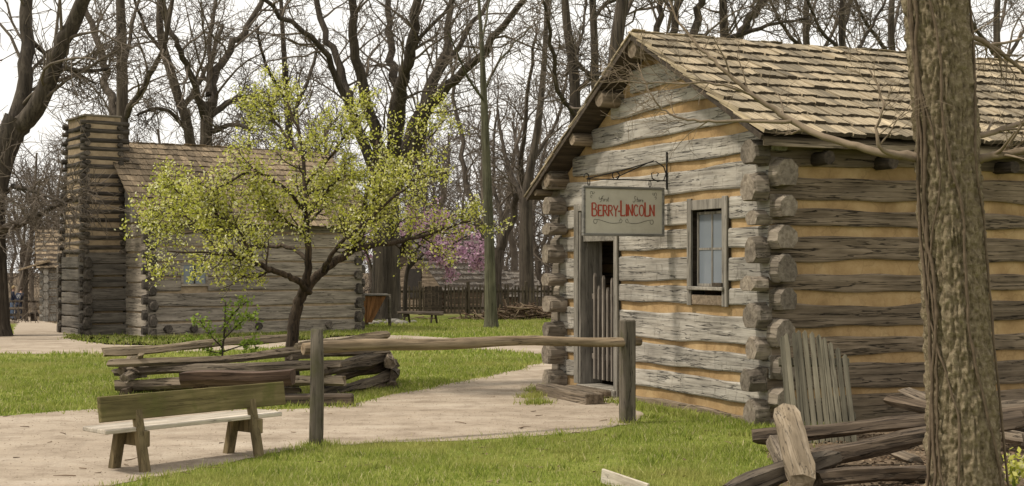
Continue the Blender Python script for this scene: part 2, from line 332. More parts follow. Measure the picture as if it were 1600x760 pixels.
# ground materials
def ground_mat():
    m, n, l, b = nodes_of('ground'); v = _vec(n, l, (1, 1, 1), False)
    f1 = _noise(n, l, v, .35, 6); f2 = _noise(n, l, v, 9, 6)
    g = _ramp(n, [(.25, (.085,.105,.022)), (.5, (.16,.185,.038)), (.75, (.24,.22,.085))]); l.new(f2, g.inputs[0])
    p = _ramp(n, [(.42, (.8,.85,.75)), (.62, (1.1,1.05,1.1))]); l.new(f1, p.inputs[0])
    col = _mix(n, l, 'MULTIPLY', 1., g.outputs[0], p.outputs[0])
    s = n.new('ShaderNodeSeparateXYZ'); tcc = n.new('ShaderNodeTexCoord'); l.new(tcc.outputs['Object'], s.inputs[0])   # beyond the fence the wood's floor of old leaves
    q = n.new('ShaderNodeMapRange'); q.inputs[1].default_value = 50; q.inputs[2].default_value = 58; l.new(s.outputs[1], q.inputs[0])
    lt = _ramp(n, [(.3, (.075,.055,.036)), (.7, (.17,.13,.088))]); l.new(f2, lt.inputs[0])
    col = _mix(n, l, 'MIX', q.outputs[0], col, lt.outputs[0])
    l.new(col, b.inputs['Base Color']); b.inputs['Roughness'].default_value = 1; b.inputs['Specular IOR Level'].default_value = .05
    bp = n.new('ShaderNodeBump'); bp.inputs['Strength'].default_value = .6; bp.inputs['Distance'].default_value = .03; l.new(f2, bp.inputs['Height']); l.new(bp.outputs[0], b.inputs['Normal'])
    return m
def path_mat(name, a, bb, c):
    m, n, l, b = nodes_of(name); v = _vec(n, l, (1, 1, 1), False); v2 = _vec(n, l, (1, 2.2, 1), False)
    f1 = _noise(n, l, v2, .9, 5, .6); f2 = _noise(n, l, v, 55, 4, .7)
    r = _ramp(n, [(.3, a), (.5, bb), (.7, c)]); l.new(f1, r.inputs[0]); g = _ramp(n, [(.3, (.82,)), (.5, (1,)), (.75, (1.14,))]); l.new(f2, g.inputs[0])
    f3 = _noise(n, l, v, 3.4, 7, .7); d = _ramp(n, [(.36, (.78,.76,.74)), (.5, (1,1,1)), (.7, (1.06,1.05,1.03))]); l.new(f3, d.inputs[0])
    col = _mix(n, l, 'MULTIPLY', 1., r.outputs[0], g.outputs[0]); col = _mix(n, l, 'MULTIPLY', 1., col, d.outputs[0]); l.new(col, b.inputs['Base Color']); b.inputs['Roughness'].default_value = 1; b.inputs['Specular IOR Level'].default_value = .05
    ad = n.new('ShaderNodeMath'); ad.operation = 'MULTIPLY_ADD'; ad.inputs[1].default_value = .25; l.new(f2, ad.inputs[0]); l.new(f1, ad.inputs[2])
    bp = n.new('ShaderNodeBump'); bp.inputs['Strength'].default_value = .7; bp.inputs['Distance'].default_value = .05; l.new(ad.outputs[0], bp.inputs['Height']); l.new(bp.outputs[0], b.inputs['Normal'])
    return m
M['ground'] = ground_mat()
M['path'] = path_mat('sandy_path', (.265,.215,.163), (.335,.277,.214), (.405,.345,.275))
M['soil'] = path_mat('bare_soil', (.085,.06,.04), (.15,.112,.076), (.23,.178,.125))

# ------------------------------------------------------------------ ground, paths, soil
def axis_vals(segs):
    o = []
    for a, b, s in segs: o += list(np.arange(a, b, s))
    return np.array(o+[segs[-1][1]])
gx = axis_vals([(-400, -60, 34), (-60, 60, 1.5), (60, 400, 34)]); gy = axis_vals([(-60, 0, 10), (0, 34, 2), (34, 90, 1), (90, 700, 40)])
GX, GY = np.meshgrid(gx, gy); GV = np.stack((GX, GY, tz(GX, GY)), -1).reshape(-1, 3)
i = np.arange(len(gy)-1)[:, None]*len(gx)+np.arange(len(gx)-1)[None]
kind(obj('ground', np_mesh('ground', GV, np.stack((i, i+1, i+len(gx)+1, i+len(gx)), -1).reshape(-1, 4)), M['ground']), 'structure')

def rough_edge(poly, step, amp, seed):
    r = random.Random(seed); out = []
    for k in range(len(poly)):
        a, b = Vector(poly[k]), Vector(poly[(k+1) % len(poly)]); n = max(1, int((b-a).length/step))
        for q in range(n):
            p = a.lerp(b, q/n); s = mnoise.noise_vector(Vector((p.x*1.3, p.y*1.3, seed)))*amp+mnoise.noise_vector(Vector((p.x*6, p.y*6, seed)))*amp*.4
            out.append((p.x+s.x, p.y+s.y))
    return out
def sheet(name, poly, m, z):
    bm = bmesh.new(); vs = [bm.verts.new((x, y, z)) for x, y in poly]; f = bm.faces.new(vs)
    bmesh.ops.triangulate(bm, faces=[f]); bmesh.ops.recalc_face_normals(bm, faces=bm.faces)
    if sum(f.normal.z for f in bm.faces) < 0: bmesh.ops.reverse_faces(bm, faces=bm.faces)
    me = bpy.data.meshes.new(name); bm.to_mesh(me); bm.free()
    return kind(obj(name, me, m), 'structure')
G2 = lambda L: [tuple(gp(*q)[:2]) for q in L]
path_near = rough_edge(G2([(-250,655),(0,650),(150,640),(300,640),(450,641),(545,634),(640,613),(740,593),(800,581),(846,568),(900,560),(950,600),(1010,648),(990,664),
                           (900,677),(760,688),(620,692),(490,699),(395,716),(270,742),(120,768),(-60,790),(-300,800)]), .12, .13, 1)
path_back = rough_edge(G2([(-200,548),(0,553),(110,554),(260,552),(420,545),(520,533),(590,532),(650,533),(740,546),(850,554),(960,556),(960,543),(850,541),(740,531),(640,525),(560,524),(500,530),(400,540),(250,541),(165,539),(110,530),(80,526),(45,522),(-160,520)]), .5, .14, 2)
soil = rough_edge(G2([(1185,800),(1215,735),(1205,702),(1290,683),(1345,668),(1430,652),(1620,640),(1760,640),(1760,800)]), .18, .08, 3)
sheet('path', path_near, M['path'], .005); sheet('path', path_back, M['path'], .006); sheet('bare_soil', soil, M['soil'], .005)
# the path running down between the big tree and the chimney
W_, Q_ = [], []
for k, D in enumerate(np.arange(30.5, 92, 2.)):
    yy = 418+(1.6-gz(-15, D))*F/D
    a = np.interp(D, [30, 40, 60, 90], [20, 22, 30, -60]); b = np.interp(D, [30, 34, 45, 60, 75, 90], [90, 120, 105, 75, 60, 20])
    for x in (a+3*math.sin(D), b+3*math.cos(D*1.3)):
        X = (x-800)/F*D; W_.append((X, D, -.031*min(42, max(0, D-34))+.012))
    if k: Q_.append((2*k-2, 2*k-1, 2*k+1, 2*k))
kind(obj('path', np_mesh('path', W_, Q_), M['path']), 'structure')

# ------------------------------------------------------------------ the log store
ST_A = R(23.8)
store = empty('log_store', (2.6, 13.9, 0), ST_A, 'small log store with ochre chinking and plank roof, near the big trunk', 'building')
def S2W(x, y, z=0): return store_m @ Vector((x, y, z))
store_m = Matrix.Translation((2.6, 13.9, 0)) @ Matrix.Rotation(ST_A, 4, 'Z')
WID, LEN = 4.9, 6.2
RY, RZ = 2.38, 4.36                             # ridge
def roof_z(y): return 2.965+(y+.3)/(RY+.3)*(RZ-2.965) if y < RY else RZ-(y-RY)/(5.33-RY)*(RZ-2.6)
def roof_y(z, right): return -.3+(z-2.965)/(RZ-2.965)*(RY+.3) if right else RY+(RZ-z)/(RZ-2.6)*(5.33-RY)
# front wall: chinking slab with door and window openings
DOOR = (3.22, 4.36, 2.36); WIN = (.76, 1.55, 1.20, 2.34)
cx0, cx1 = .035, .17
mb = MB()
top = lambda y: roof_z(y)-.14
def col(y0, y1, z0, z1=None):                   # strip of wall between y0 and y1; open top follows the roof
    if z1 is not None: mb.box((cx0, y0, z0), (cx1, y1, z1)); return
    ys = [y0]+([RY] if y0 < RY < y1 else [])+[y1]
    mb.prism([(cx0, y0, z0)]+[(cx0, y, top(y)) for y in ys]+[(cx0, y1, z0)], (cx1-cx0, 0, 0))
col(.03, WIN[0], 0); col(WIN[0], WIN[1], 0, WIN[2]); col(WIN[0], WIN[1], WIN[3]); col(WIN[1], DOOR[0], 0); col(DOOR[0], DOOR[1], DOOR[2]); col(DOOR[1], WID-.03, 0)
fw = obj('front_wall', mb.mesh('front_wall'), M['chink'], store)
zc = [(.125,.15),(.43,.10),(.746,.10),(1.136,.12),(1.42,.09),(1.755,.09),(2.06,.09),(2.38,.10),(2.74,.11),(3.07,.11),(3.39,.11),(3.68,.10),(4.0,.1)]
rots = (0, 0, math.pi/2)
def front_piece(y0, y1, z0, z1, seed, h0, h1, mat='front_log'):
    me = hewn(y1-y0, z1-z0, .2, seed, h0, h1, .02, y0); o = obj('log', me, (M[mat], M['log_head']), fw, (.10, 0, (z0+z1)/2), rots); return o
zc = [(a, b*.78) for a, b in zc]
bounds = [(-.16, zc[0][0]-zc[0][1]/2)]+[(zc[k][0]+zc[k][1]/2, zc[k+1][0]-zc[k+1][1]/2) for k in range(len(zc)-1)]
for k, (z0, z1) in enumerate(bounds):
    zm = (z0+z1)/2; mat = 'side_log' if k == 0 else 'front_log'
    if z1 < 2.86:
        cuts = [(-.17, WID+.19)]
        for (a, b, lo, hi) in ((WIN[0], WIN[1], WIN[2], WIN[3]), (DOOR[0], DOOR[1], .1, DOOR[2])):
            if lo-.03 < zm < hi+.02: cuts = [q for (p0, p1) in cuts for q in (((p0, a), (b, p1)) if p0 < a and p1 > b else ((p0, p1),))]
        for (p0, p1) in cuts: front_piece(p0, p1, z0, z1, 100+k*7+int(p0*3), (.16+.02*math.sin(k*2.3)) if p0 < 0 else 0, .22 if p1 > WID else 0, mat)
    else:
        a, b = roof_y(zm+.2, True), roof_y(zm+.2, False)
        if b-a > .3: front_piece(max(a, -.05), min(b, WID+.05), z0, z1, 100+k*7, 0, 0)
# side wall
mb = MB().box((.2, .035, 0), (LEN, .17, 2.8)); sw = obj('side_wall', mb.mesh('side_wall'), M['chink'], store)
zs = [(-.05,.02),(.292,.085),(.629,.10),(.94,.12),(1.29,.13),(1.587,.14),(1.963,.13),(2.234,.11),(2.59,.11),(2.93,.06)]
for k in range(len(zs)-1):
    z0, z1 = zs[k][0]+zs[k][1]/2, zs[k+1][0]-zs[k+1][1]/2
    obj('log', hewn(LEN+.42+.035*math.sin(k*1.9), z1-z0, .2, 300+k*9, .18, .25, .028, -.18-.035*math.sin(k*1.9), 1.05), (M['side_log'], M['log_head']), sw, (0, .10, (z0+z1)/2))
# the walls that face away
for nm, a, b in (('side_wall', (.2, WID-.17, 0), (LEN, WID-.035, 2.8)), ('back_wall', (LEN-.17, .17, 0), (LEN-.035, WID-.17, 2.8))):
    w_ = obj(nm, MB().box(a, b).mesh(nm), M['chink'], store)
    for k in range(len(zs)-1):
        z0, z1 = zs[k][0]+zs[k][1]/2, zs[k+1][0]-zs[k+1][1]/2
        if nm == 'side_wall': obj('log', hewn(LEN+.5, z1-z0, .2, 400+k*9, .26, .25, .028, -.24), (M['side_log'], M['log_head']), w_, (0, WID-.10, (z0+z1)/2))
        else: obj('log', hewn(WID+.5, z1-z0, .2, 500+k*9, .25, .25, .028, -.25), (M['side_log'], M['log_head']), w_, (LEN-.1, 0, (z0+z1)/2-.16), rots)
obj('back_gable', MB().prism([(LEN-.17, 0, 2.82), (LEN-.17, RY, RZ-.16), (LEN-.17, WID, 2.82)], (.1, 0, 0)).mesh('back_gable'), M['chink'], store)
obj('floor', MB().box((.2, .2, 0), (LEN-.2, WID-.2, .07)).mesh('floor'), M['dark_wood'], store)
# roof deck, purlins, barge boards, shingles
RX0, RX1 = -.30, LEN+.3
thR = math.atan2(RZ-2.965, RY+.3); thL = math.atan2(RZ-2.6, 5.33-RY)
dk = .075
mb = MB(); mb.prism([(RX0+.02, -.27, 2.965-dk), (RX0+.02, RY, RZ-dk), (RX0+.02, RY, RZ-dk-.03), (RX0+.02, -.27, 2.965-dk-.03)], (RX1-RX0-.04, 0, 0))
mb.prism([(RX0+.02, RY+.002, RZ-dk), (RX0+.02, 5.30, 2.62-dk), (RX0+.02, 5.30, 2.62-dk-.03), (RX0+.02, RY+.002, RZ-dk-.03)], (RX1-RX0-.04, 0, 0))
roof = obj('roof', mb.mesh('roof'), M['dark_wood'], store)
def shingle_mesh(w, L, t, seed):
    r = random.Random(seed); n = 3; V = []
    for s in (0, 1):
        for q in range(n+1):
            x = -w/2+w*q/n; y = (r.uniform(-.012, .012) if s == 0 else L); tt = t*(r.uniform(.8, 1.2) if s == 0 else .35)
            wv = r.uniform(-.003, .003); V += [(x, y, wv), (x, y, wv+tt)]
    Fc = []; o = 2*(n+1)
    for q in range(n): Fc += [(2*q+1, 2*q+3, o+2*q+3, o+2*q+1), (2*q, o+2*q, o+2*q+2, 2*q+2), (2*q, 2*q+2, 2*q+3, 2*q+1), (o+2*q, o+2*q+1, o+2*q+3, o+2*q+2)]
    Fc += [(0, 1, o+1, o), (2*n, o+2*n, o+2*n+1, 2*n+1)]
    me = bpy.data.meshes.new('shingle'); me.from_pydata(V, [], Fc); me.update()
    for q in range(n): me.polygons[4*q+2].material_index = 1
    return me
def shingle_slope(parent, x0, x1, eave, ridge, width, expo, L, t, mat, mat_many, limit, seed, away=False, first=None):
    """courses of riven shingles from the eave (y, z) up to the ridge (y, z); the first `limit` of them as single pieces"""
    r = random.Random(seed); var = [shingle_mesh(1, L*q, t, seed+v) for v, q in enumerate((1, .97, 1.03, 1.01))]
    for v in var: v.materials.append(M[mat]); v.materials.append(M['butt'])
    e, rd = Vector((0, *eave)), Vector((0, *ridge)); S = (rd-e).length; th = math.atan2(rd.z-e.z, abs(rd.y-e.y)); n = int(S/expo+.5); expo = S/n
    spots = []
    for c in range(n):
        s = c*expo; x = x0+r.uniform(-.06, .0)
        while x < x1:
            w = width*r.uniform(.75, 1.3); jit = r.uniform(-.018, .018)+.018*math.sin(x*1.3+c*2.3); Lc = min(1., (S-s+.05)/L)
            spots.append((max(x, x0)+w/2, s+jit-.03, w*.97, Lc, r.uniform(-.032, .032), (r.uniform(0, .02) if r.random() < .85 else r.uniform(.02, .06)), r.choice(var))); x += w
    if first: spots.sort(key=lambda q: 0 if q[0] < first else 1)
    rest = MB(); rot = (th, 0, 0)
    for q, (x, s, w, Lc, yaw, lift, me) in enumerate(spots):
        p = e.lerp(rd, s/S); up = (rd-e).normalized(); nrm = Vector((0, -up.z, up.y)) if not away else Vector((0, up.z, -up.y))
        if nrm.z < 0: nrm = -nrm
        p = p+nrm*(-.028+lift*.35); sg = 1 if not away else -1
        Mx = Matrix.Translation((x, p.y, p.z)) @ Matrix.Rotation(math.pi if away else 0, 4, 'Z') @ Matrix.Rotation(th-.042-lift*.6, 4, 'X') @ Matrix.Rotation(yaw, 4, 'Z') @ Matrix.Diagonal((w, Lc, 1, 1))
        if q < limit:
            o = obj('shingle', me, None, parent); o.matrix_local = Mx
        else: rest.add([Mx @ v.co for v in me.vertices], [list(f.vertices) for f in me.polygons])
    if rest.v:
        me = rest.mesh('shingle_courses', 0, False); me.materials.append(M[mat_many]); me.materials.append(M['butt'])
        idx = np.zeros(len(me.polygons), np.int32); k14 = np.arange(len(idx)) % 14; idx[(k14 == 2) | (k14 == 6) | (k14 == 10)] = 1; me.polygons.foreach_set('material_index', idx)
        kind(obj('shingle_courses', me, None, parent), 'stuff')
shingle_slope(roof, RX0, RX1, (-.33, 2.95), (RY, RZ), .158, .285, .62, .042, 'shingle', 'shingle_many', 300, 11, first=3.75)
shingle_slope(roof, RX0, RX1, (5.36, 2.585), (RY, RZ), .16, .262, .56, .024, 'shingle', 'shingle_many', 0, 12, away=True)
for sgn, th_, y0, z0, y1, z1 in ((1, thR, -.30, 2.965, RY, RZ), (-1, thL, 5.33, 2.6, RY, RZ)):
    b = obj('barge_board', MB().prism([(-.015, 0, 0), (.012, 0, 0), (.012, 0, -.055), (-.015, 0, -.055)], (0, math.hypot(y1-y0, z1-z0)-.02, 0)).mesh('barge_board', .003), M['dark_wood'], roof,
            (RX0+.02, y0, z0-.06), (th_, 0, 0) if sgn > 0 else (-th_, 0, 0))
    if sgn < 0: b.rotation_euler = (th_, 0, math.pi); b.location.x = RX0+.02
obj('eave_board', MB().box((RX0+.05, -.275, 2.80), (RX1-.05, -.25, 2.87)).mesh('eave_board', .004), M['rail'], roof)
for k, (y, dz, r_) in enumerate(((RY, .20, .12), (3.25, .19, .115), (3.98, .185, .085), (4.74, .19, .105), (5.08, .15, .05))):
    obj('purlin', round_log(LEN+.4, r_, r_*.95, 60+k), M['side_log'], roof, (-.26, y, roof_z(y)-dz))
for k, y in enumerate((.55, 1.45)): obj('purlin', round_log(LEN+.2, .09, .09, 70+k), M['side_log'], roof, (-.05, y, roof_z(y)-.2))
for k in range(7): obj('joist_end', round_log(.9, .075, .07, 80+k), M['dark_wood'], roof, (.55+k*.82, -.24, 2.70), (0, 0, math.pi/2))
# door: casing, deep jambs, lintel, leaf standing open inside, half gate of pickets
dy0, dy1, dz1 = DOOR
door = obj('door_frame', MB().box((-.035, dy1-.10, .10), (-.005, dy1+.02, dz1+.06)).mesh('door_frame', .004), M['grey_board'], store)
obj('casing', MB().box((-.032, dy0-.02, -.02), (-.004, dy0+.07, dz1-.35)).mesh('casing', .004), M['grey_board'], door)
obj('header', MB().box((-.034, dy0-.02, dz1-.035), (-.004, dy1-.102, dz1+.055)).mesh('header', .004), M['grey_board_x'], door)
obj('jamb', MB().box((-.02, dy1-.145, .1), (.30, dy1-.105, dz1-.04)).mesh('jamb', .004), M['grey_board'], door)
obj('jamb', MB().box((0, dy0+.03, .1), (.30, dy0+.07, dz1-.04)).mesh('jamb', .004), M['grey_board'], door)
obj('lintel', MB().box((.02, dy0+.07, 1.93), (.26, dy1-.146, 2.03)).mesh('lintel', .004), M['grey_board_x'], door)
obj('transom_board', MB().box((.20, dy0+.07, 2.031), (.24, dy1-.146, dz1-.04)).mesh('transom_board', .004), M['dark_wood'], door)
obj('threshold', MB().box((-.06, dy0+.0, -.02), (.25, dy1-.10, .098)).mesh('threshold', .01), M['grey_board_x'], door)
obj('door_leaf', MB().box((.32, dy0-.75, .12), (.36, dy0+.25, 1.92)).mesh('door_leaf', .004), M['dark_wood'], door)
gate = obj('half_gate', MB().box((.135, dy0+.09, .42), (.165, dy1-.16, .49)).mesh('half_gate', .004), M['half'], store)
obj('top_rail', MB().box((.135, dy0+.09, 1.19), (.165, dy1-.16, 1.26)).mesh('top_rail', .004), M['half'], gate)
for k in range(7):
    y = dy0+.13+k*.118; h = 1.33+(.22, .05, .14, .02, .17, .04, .2)[k]
    pk = MB().prism([(.095, y-.018, .17), (.095, y+.018, .17), (.095, y+.018, h-.05), (.095, y, h), (.095, y-.018, h-.05)], (.036, 0, 0))
    obj('picket', pk.mesh('picket', .004), M['half'], gate)
# window: frame, sash of four panes, sill and apron
wy0, wy1, wz0, wz1 = WIN
win = obj('window', MB().box((-.03, wy0-.01, wz0-.02), (.0, wy0+.085, wz1+.02)).box((-.03, wy1-.075, wz0-.02), (.0, wy1+.01, wz1+.02)).box((-.027, wy0+.086, wz1-.11), (.0, wy1-.076, wz1)).mesh('window', .004), M['grey_board'], store)
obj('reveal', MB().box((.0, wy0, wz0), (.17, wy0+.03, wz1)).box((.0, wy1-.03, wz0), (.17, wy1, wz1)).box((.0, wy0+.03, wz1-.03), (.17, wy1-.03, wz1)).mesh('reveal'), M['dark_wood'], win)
obj('sill', MB().box((-.06, wy0+.03, wz0+.15), (.12, wy1-.03, wz0+.19)).mesh('sill', .006), M['grey_board_x'], win)
obj('apron', MB().box((-.02, wy0+.087, wz0-.01), (.02, wy1-.078, wz0+.1)).mesh('apron', .004), M['side_log'], win)
sy0, sy1, sz0, sz1 = wy0+.10, wy1-.09, wz0+.195, wz1-.13
ss = .028; sx0, sx1 = .045, .08; ym = (sy0+sy1)/2; zm = sz0+(sz1-sz0)*.5
mb = MB().box((sx0, sy0, sz0), (sx1, sy0+ss, sz1)).box((sx0, sy1-ss, sz0), (sx1, sy1, sz1)).box((sx0, sy0+ss, sz0), (sx1, sy1-ss, sz0+ss)).box((sx0, sy0+ss, sz1-ss), (sx1, sy1-ss, sz1))
mb.box((sx0+.004, ym-.012, sz0+ss), (sx1-.004, ym+.012, sz1-ss)).box((sx0+.006, sy0+ss, zm-.012), (sx1-.006, ym-.013, zm+.012)).box((sx0+.006, ym+.013, zm-.012), (sx1-.006, sy1-ss, zm+.012))
obj('sash', mb.mesh('sash'), M['grey_board'], win)
gm, gn, gl, gb = nodes_of('old_pane'); gb.inputs['Base Color'].default_value = (.16,.18,.20,1); gb.inputs['Roughness'].default_value = .12; gb.inputs['Specular IOR Level'].default_value = .6
_nf = _noise(gn, gl, _vec(gn, gl, (1,1,1), False), 9, 2); _bp = gn.new('ShaderNodeBump'); _bp.inputs['Strength'].default_value = .12; gl.new(_nf, _bp.inputs['Height']); gl.new(_bp.outputs[0], gb.inputs['Normal']); M['pane'] = gm
for a, b in ((sy0+ss, ym-.012), (ym+.012, sy1-ss)):
    for c, d in ((sz0+ss, zm-.012), (zm+.012, sz1-ss)): obj('pane', MB().box((.058, a, c), (.064, b, d)).mesh('pane'), M['pane'], win)
obj('latch_block', MB().box((-.05, wy0+.06, wz0+.191), (-.015, wy0+.25, wz0+.235)).mesh('latch_block', .006), M['dark_wood'], win)
# step timber in front of the door, lies loose on the ground
stp = boxo('door_step', (1.5, .24, .13), M['rail'], None, S2W(-.62, 3.34, .065), (0, 0, ST_A+R(88)), .012); tag(stp, 'long squared timber step lying before the store door', 'step')
stb = boxo('stepping_block', (.85, .30, .10), M['rail'], None, S2W(-.25, 3.62, .05), (0, 0, ST_A+R(90)), .02); tag(stb, 'low worn plank between the timber step and the store threshold', 'step')

# ------------------------------------------------------------------ hanging shop sign with iron bracket
SY = 2.03
sign = empty('shop_sign', S2W(-.05, SY, 1.95), ST_A, 'hanging painted board reading Berry-Lincoln on a scrolled iron bracket', 'sign')
SWd, SH = 1.04, .56
obj('panel', MB().box((-SWd+.025, -.012, .025), (-.025, .012, SH-.025)).mesh('panel'), M['sign'], sign)
mb = MB()
for a, b in (((-SWd, 0), (0, .03)), ((-SWd, SH-.03), (0, SH))): mb.box((a[0], -.026, a[1]), (b[0], .026, b[1]))
mb.box((-SWd, -.025, .0305), (-SWd+.03, .025, SH-.0305)).box((-.03, -.025, .0305), (0, .025, SH-.0305))
obj('moulding', mb.mesh('moulding', .005), M['sign_frame'], sign)
GL = {'B': (.62, [[(0,0),(0,1)],[(0,1),(.38,.98),(.5,.86),(.48,.66),(.36,.54),(0,.53)],[(.3,.53),(.52,.46),(.6,.28),(.54,.08),(.38,0),(0,0)]]),
      'E': (.48, [[(0,0),(0,1)],[(-.05,1),(.44,1),(.45,.93)],[(0,.5),(.34,.5)],[(-.05,0),(.46,0),(.48,.08)]]),
      'R': (.54, [[(0,0),(0,1)],[(-.05,1),(.34,.98),(.46,.84),(.44,.62),(.32,.5),(0,.49)],[(.2,.49),(.54,0)],[(-.06,0),(.07,0)]]),
      'Y': (.56, [[(0,1),(.28,.48)],[(.56,1),(.28,.48),(.27,0)],[(.2,0),(.36,0)]]), '-': (.3, [[(0,.46),(.3,.46)]]),
      'L': (.50, [[(0,0),(0,1)],[(-.06,0),(.5,0),(.52,.09)],[(-.06,1),(.07,1)]]), 'I': (.1, [[(.05,0),(.05,1)],[(-.02,0),(.12,0)],[(-.02,1),(.12,1)]]),
      'N': (.56, [[(0,0),(0,1)],[(0,1),(.54,0)],[(.54,0),(.54,1)],[(-.05,1),(.05,1)],[(.48,1),(.6,1)]]),
      'C': (.56, [[(.54,.82),(.42,.97),(.26,1),(.1,.88),(.02,.62),(.02,.36),(.1,.12),(.26,0),(.42,.03),(.55,.17)]]),
      'O': (.62, [[(.31,1),(.12,.9),(.02,.64),(.02,.36),(.12,.1),(.31,0),(.5,.1),(.6,.36),(.6,.64),(.5,.9),(.31,1)]])}
def ribbon(mb, pts, w, y=-.0135, t=.0025):
    pts = [Vector((p[0], p[1])) for p in pts]; L, Rr = [], []
    for i_, p in enumerate(pts):
        a = pts[max(0, i_-1)]; b = pts[min(len(pts)-1, i_+1)]; d = (b-a).normalized(); q = Vector((-d.y, d.x))*w/2; L.append(p+q); Rr.append(p-q)
    for i_ in range(len(pts)-1):
        mb.prism([(L[i_].x, y, L[i_].y), (L[i_+1].x, y, L[i_+1].y), (Rr[i_+1].x, y, Rr[i_+1].y), (Rr[i_].x, y, Rr[i_].y)], (0, -t, 0))
mb = MB(); x = -SWd+.115
for ch, hh, base, adv in (('B',.145,.225,.02),('E',.118,.228,.018),('R',.118,.228,.018),('R',.118,.228,.012),('Y',.118,.228,.0),('-',.118,.228,.012),('L',.165,.232,.02),('I',.125,.232,.02),('N',.125,.232,.02),('C',.125,.232,.018),('O',.125,.232,.018),('L',.150,.232,.018),('N',.125,.232,0)):
    w, st = GL[ch]
    for k, q in enumerate(st): ribbon(mb, [(x+a*.097, base+b*hh) for a, b in q], (.019 if (len(q) == 2 and abs(q[0][0]-q[1][0]) < .02) else .0135), -.0135-.0004*k)
    x += w*.097+adv*.86
obj('lettering', mb.mesh('lettering'), M['red'], sign)
mb = MB(); sc_ = .07
def script(strokes, ox, oz, s, w=.0045):
    for k, q in enumerate(strokes): ribbon(mb, [(ox+a*s, oz+b*s) for a, b in q], w, -.0135-.0003*k, .0015)
cur = lambda f, n=14: [f(k/n) for k in range(n+1)]
loop = lambda cx, cz, rx, rz, a0, a1, n=12: [(cx+rx*math.cos(a0+(a1-a0)*k/n), cz+rz*math.sin(a0+(a1-a0)*k/n)) for k in range(n+1)]
script([[(.1,.75),(.0,.6),(.05,.4),(.25,.35),(.45,.5),(.6,.85),(.9,.95)], [(.62,.9),(.5,.4),(.35,0),(.15,-.05)], [(.35,.5),(.7,.52)], [(.8,.45),(.76,.1),(.9,.08)], [(1.0,.45),(1.0,.1)], [(1.0,.32),(1.12,.45),(1.25,.42)],
        [(1.5,.44),(1.38,.4),(1.48,.22),(1.4,.08),(1.28,.1)], [(1.68,.75),(1.62,.12),(1.78,.1)], [(1.56,.45),(1.8,.47)]], -SWd+.20, .385, sc_)
script([[(.62,.9),(.4,1.0),(.3,.75),(.45,.5),(.42,.15),(.15,.0),(0,.15)], [(.85,.8),(.78,.12),(.92,.08)], [(.7,.48),(1.0,.5)], loop(1.15,.27,.12,.18,0,6.28), [(1.38,.45),(1.38,.1)], [(1.38,.32),(1.5,.46),(1.62,.42)], [(1.7,.26),(1.92,.32),(1.82,.46),(1.7,.3),(1.76,.1),(1.98,.12)]], -SWd+.63, .385, sc_)
for m_ in (-1, 1):
    xo = -SWd/2-.005
    fl = [(.06,.0),(.04,.03),(.02,.012),(.03,-.01)]+[(.06+.3*t, -.012*math.sin(t*5)-.012+.02*t) for t in [k/10 for k in range(11)]]+loop(.36,.0,.022,.024,1.2,-3.6)
    script([[(xo+m_*a, .165+b*1.1) for a, b in fl]], 0, 0, 1)
    script([[(xo+m_*(.41+a), .47+b) for a, b in loop(0,.01,.014,.018,-1,4)], [(xo+m_*(.385+a), .472+b) for a, b in loop(0,.012,.012,.012,2,7)], [(xo+m_*(.41+a), .44+b) for a, b in loop(0,0,.01,.014,-2,3)]], 0, 0, 1, .004)
obj('script_lettering', mb.mesh('script_lettering'), M['black'], sign)
tb = Tubes()
def rod(pts, r=.007, k=6): tb.add([(a, 0, b) for a, b in pts], [r]*len(pts), k)
rod([(.04,-.02+SH), (.04,.97)], .011); rod([(-.98,.635), (-.5,.64), (.04,.64)], .008); rod([(-.98,.64), (-.55,.74), (-.2,.84)]); rod([(-.62,.66), (-.2,.84), (-.13,.865)])
rod([(-.2,.84),(-.1,.855),(.0,.80),(.03,.72),(.0,.645),(-.08,.63),(-.15,.66),(-.16,.72),(-.11,.745),(-.07,.72),(-.09,.69)]); rod([(-.62+a, .685+b) for a, b in loop(0,0,.045,.04,-1.2,4.2)])
rod([(-.99+a, .665+b) for a, b in loop(0,0,.03,.03,-1.5,3.6)])
for xx in (-.96, -.18): rod([(xx+a, .60+b) for a, b in loop(0,0,.014,.04,0,6.28)], .005)
obj('bracket', tb.mesh('bracket'), M['iron'], sign)

# ------------------------------------------------------------------ the cabin with the log chimney
CA = R(34); CO = Vector((-8.32, 31.5, -.02))
cab = empty('log_cabin', CO, CA, 'grey log cabin with brown shingle roof and tall log chimney behind the leafy tree', 'building')
CL, CW, CE = 5.47, 5.05, 2.78
CRY, CRZ = CW/2, 4.72
lw = obj('front_wall', MB().box((.15, .03, -.05), (CL-.15, .15, CE)).mesh('front_wall'), M['chink_pale'], cab)
gwm = MB(); gwm.box((.03, .15, -.05), (.15, CW-.15, CE)); gw = obj('gable_wall', gwm.mesh('gable_wall'), M['chink_pale'], cab)
rw = obj('gable_wall', MB().box((CL-.15, .15, -.05), (CL-.03, CW-.15, CE)).prism([(CL-.1, .0, CE), (CL-.1, CRY, CRZ-.15), (CL-.1, CW, CE)], (.06, 0, 0)).mesh('gable_wall'), M['chink_pale'], cab)
bw = obj('back_wall', MB().box((.15, CW-.15, -.05), (CL-.15, CW-.03, CE)).mesh('back_wall'), M['chink_pale'], cab)
nl = 8; hl = (CE+.02)/nl
cwin = (.77, 1.43, 1.24, 1.74)
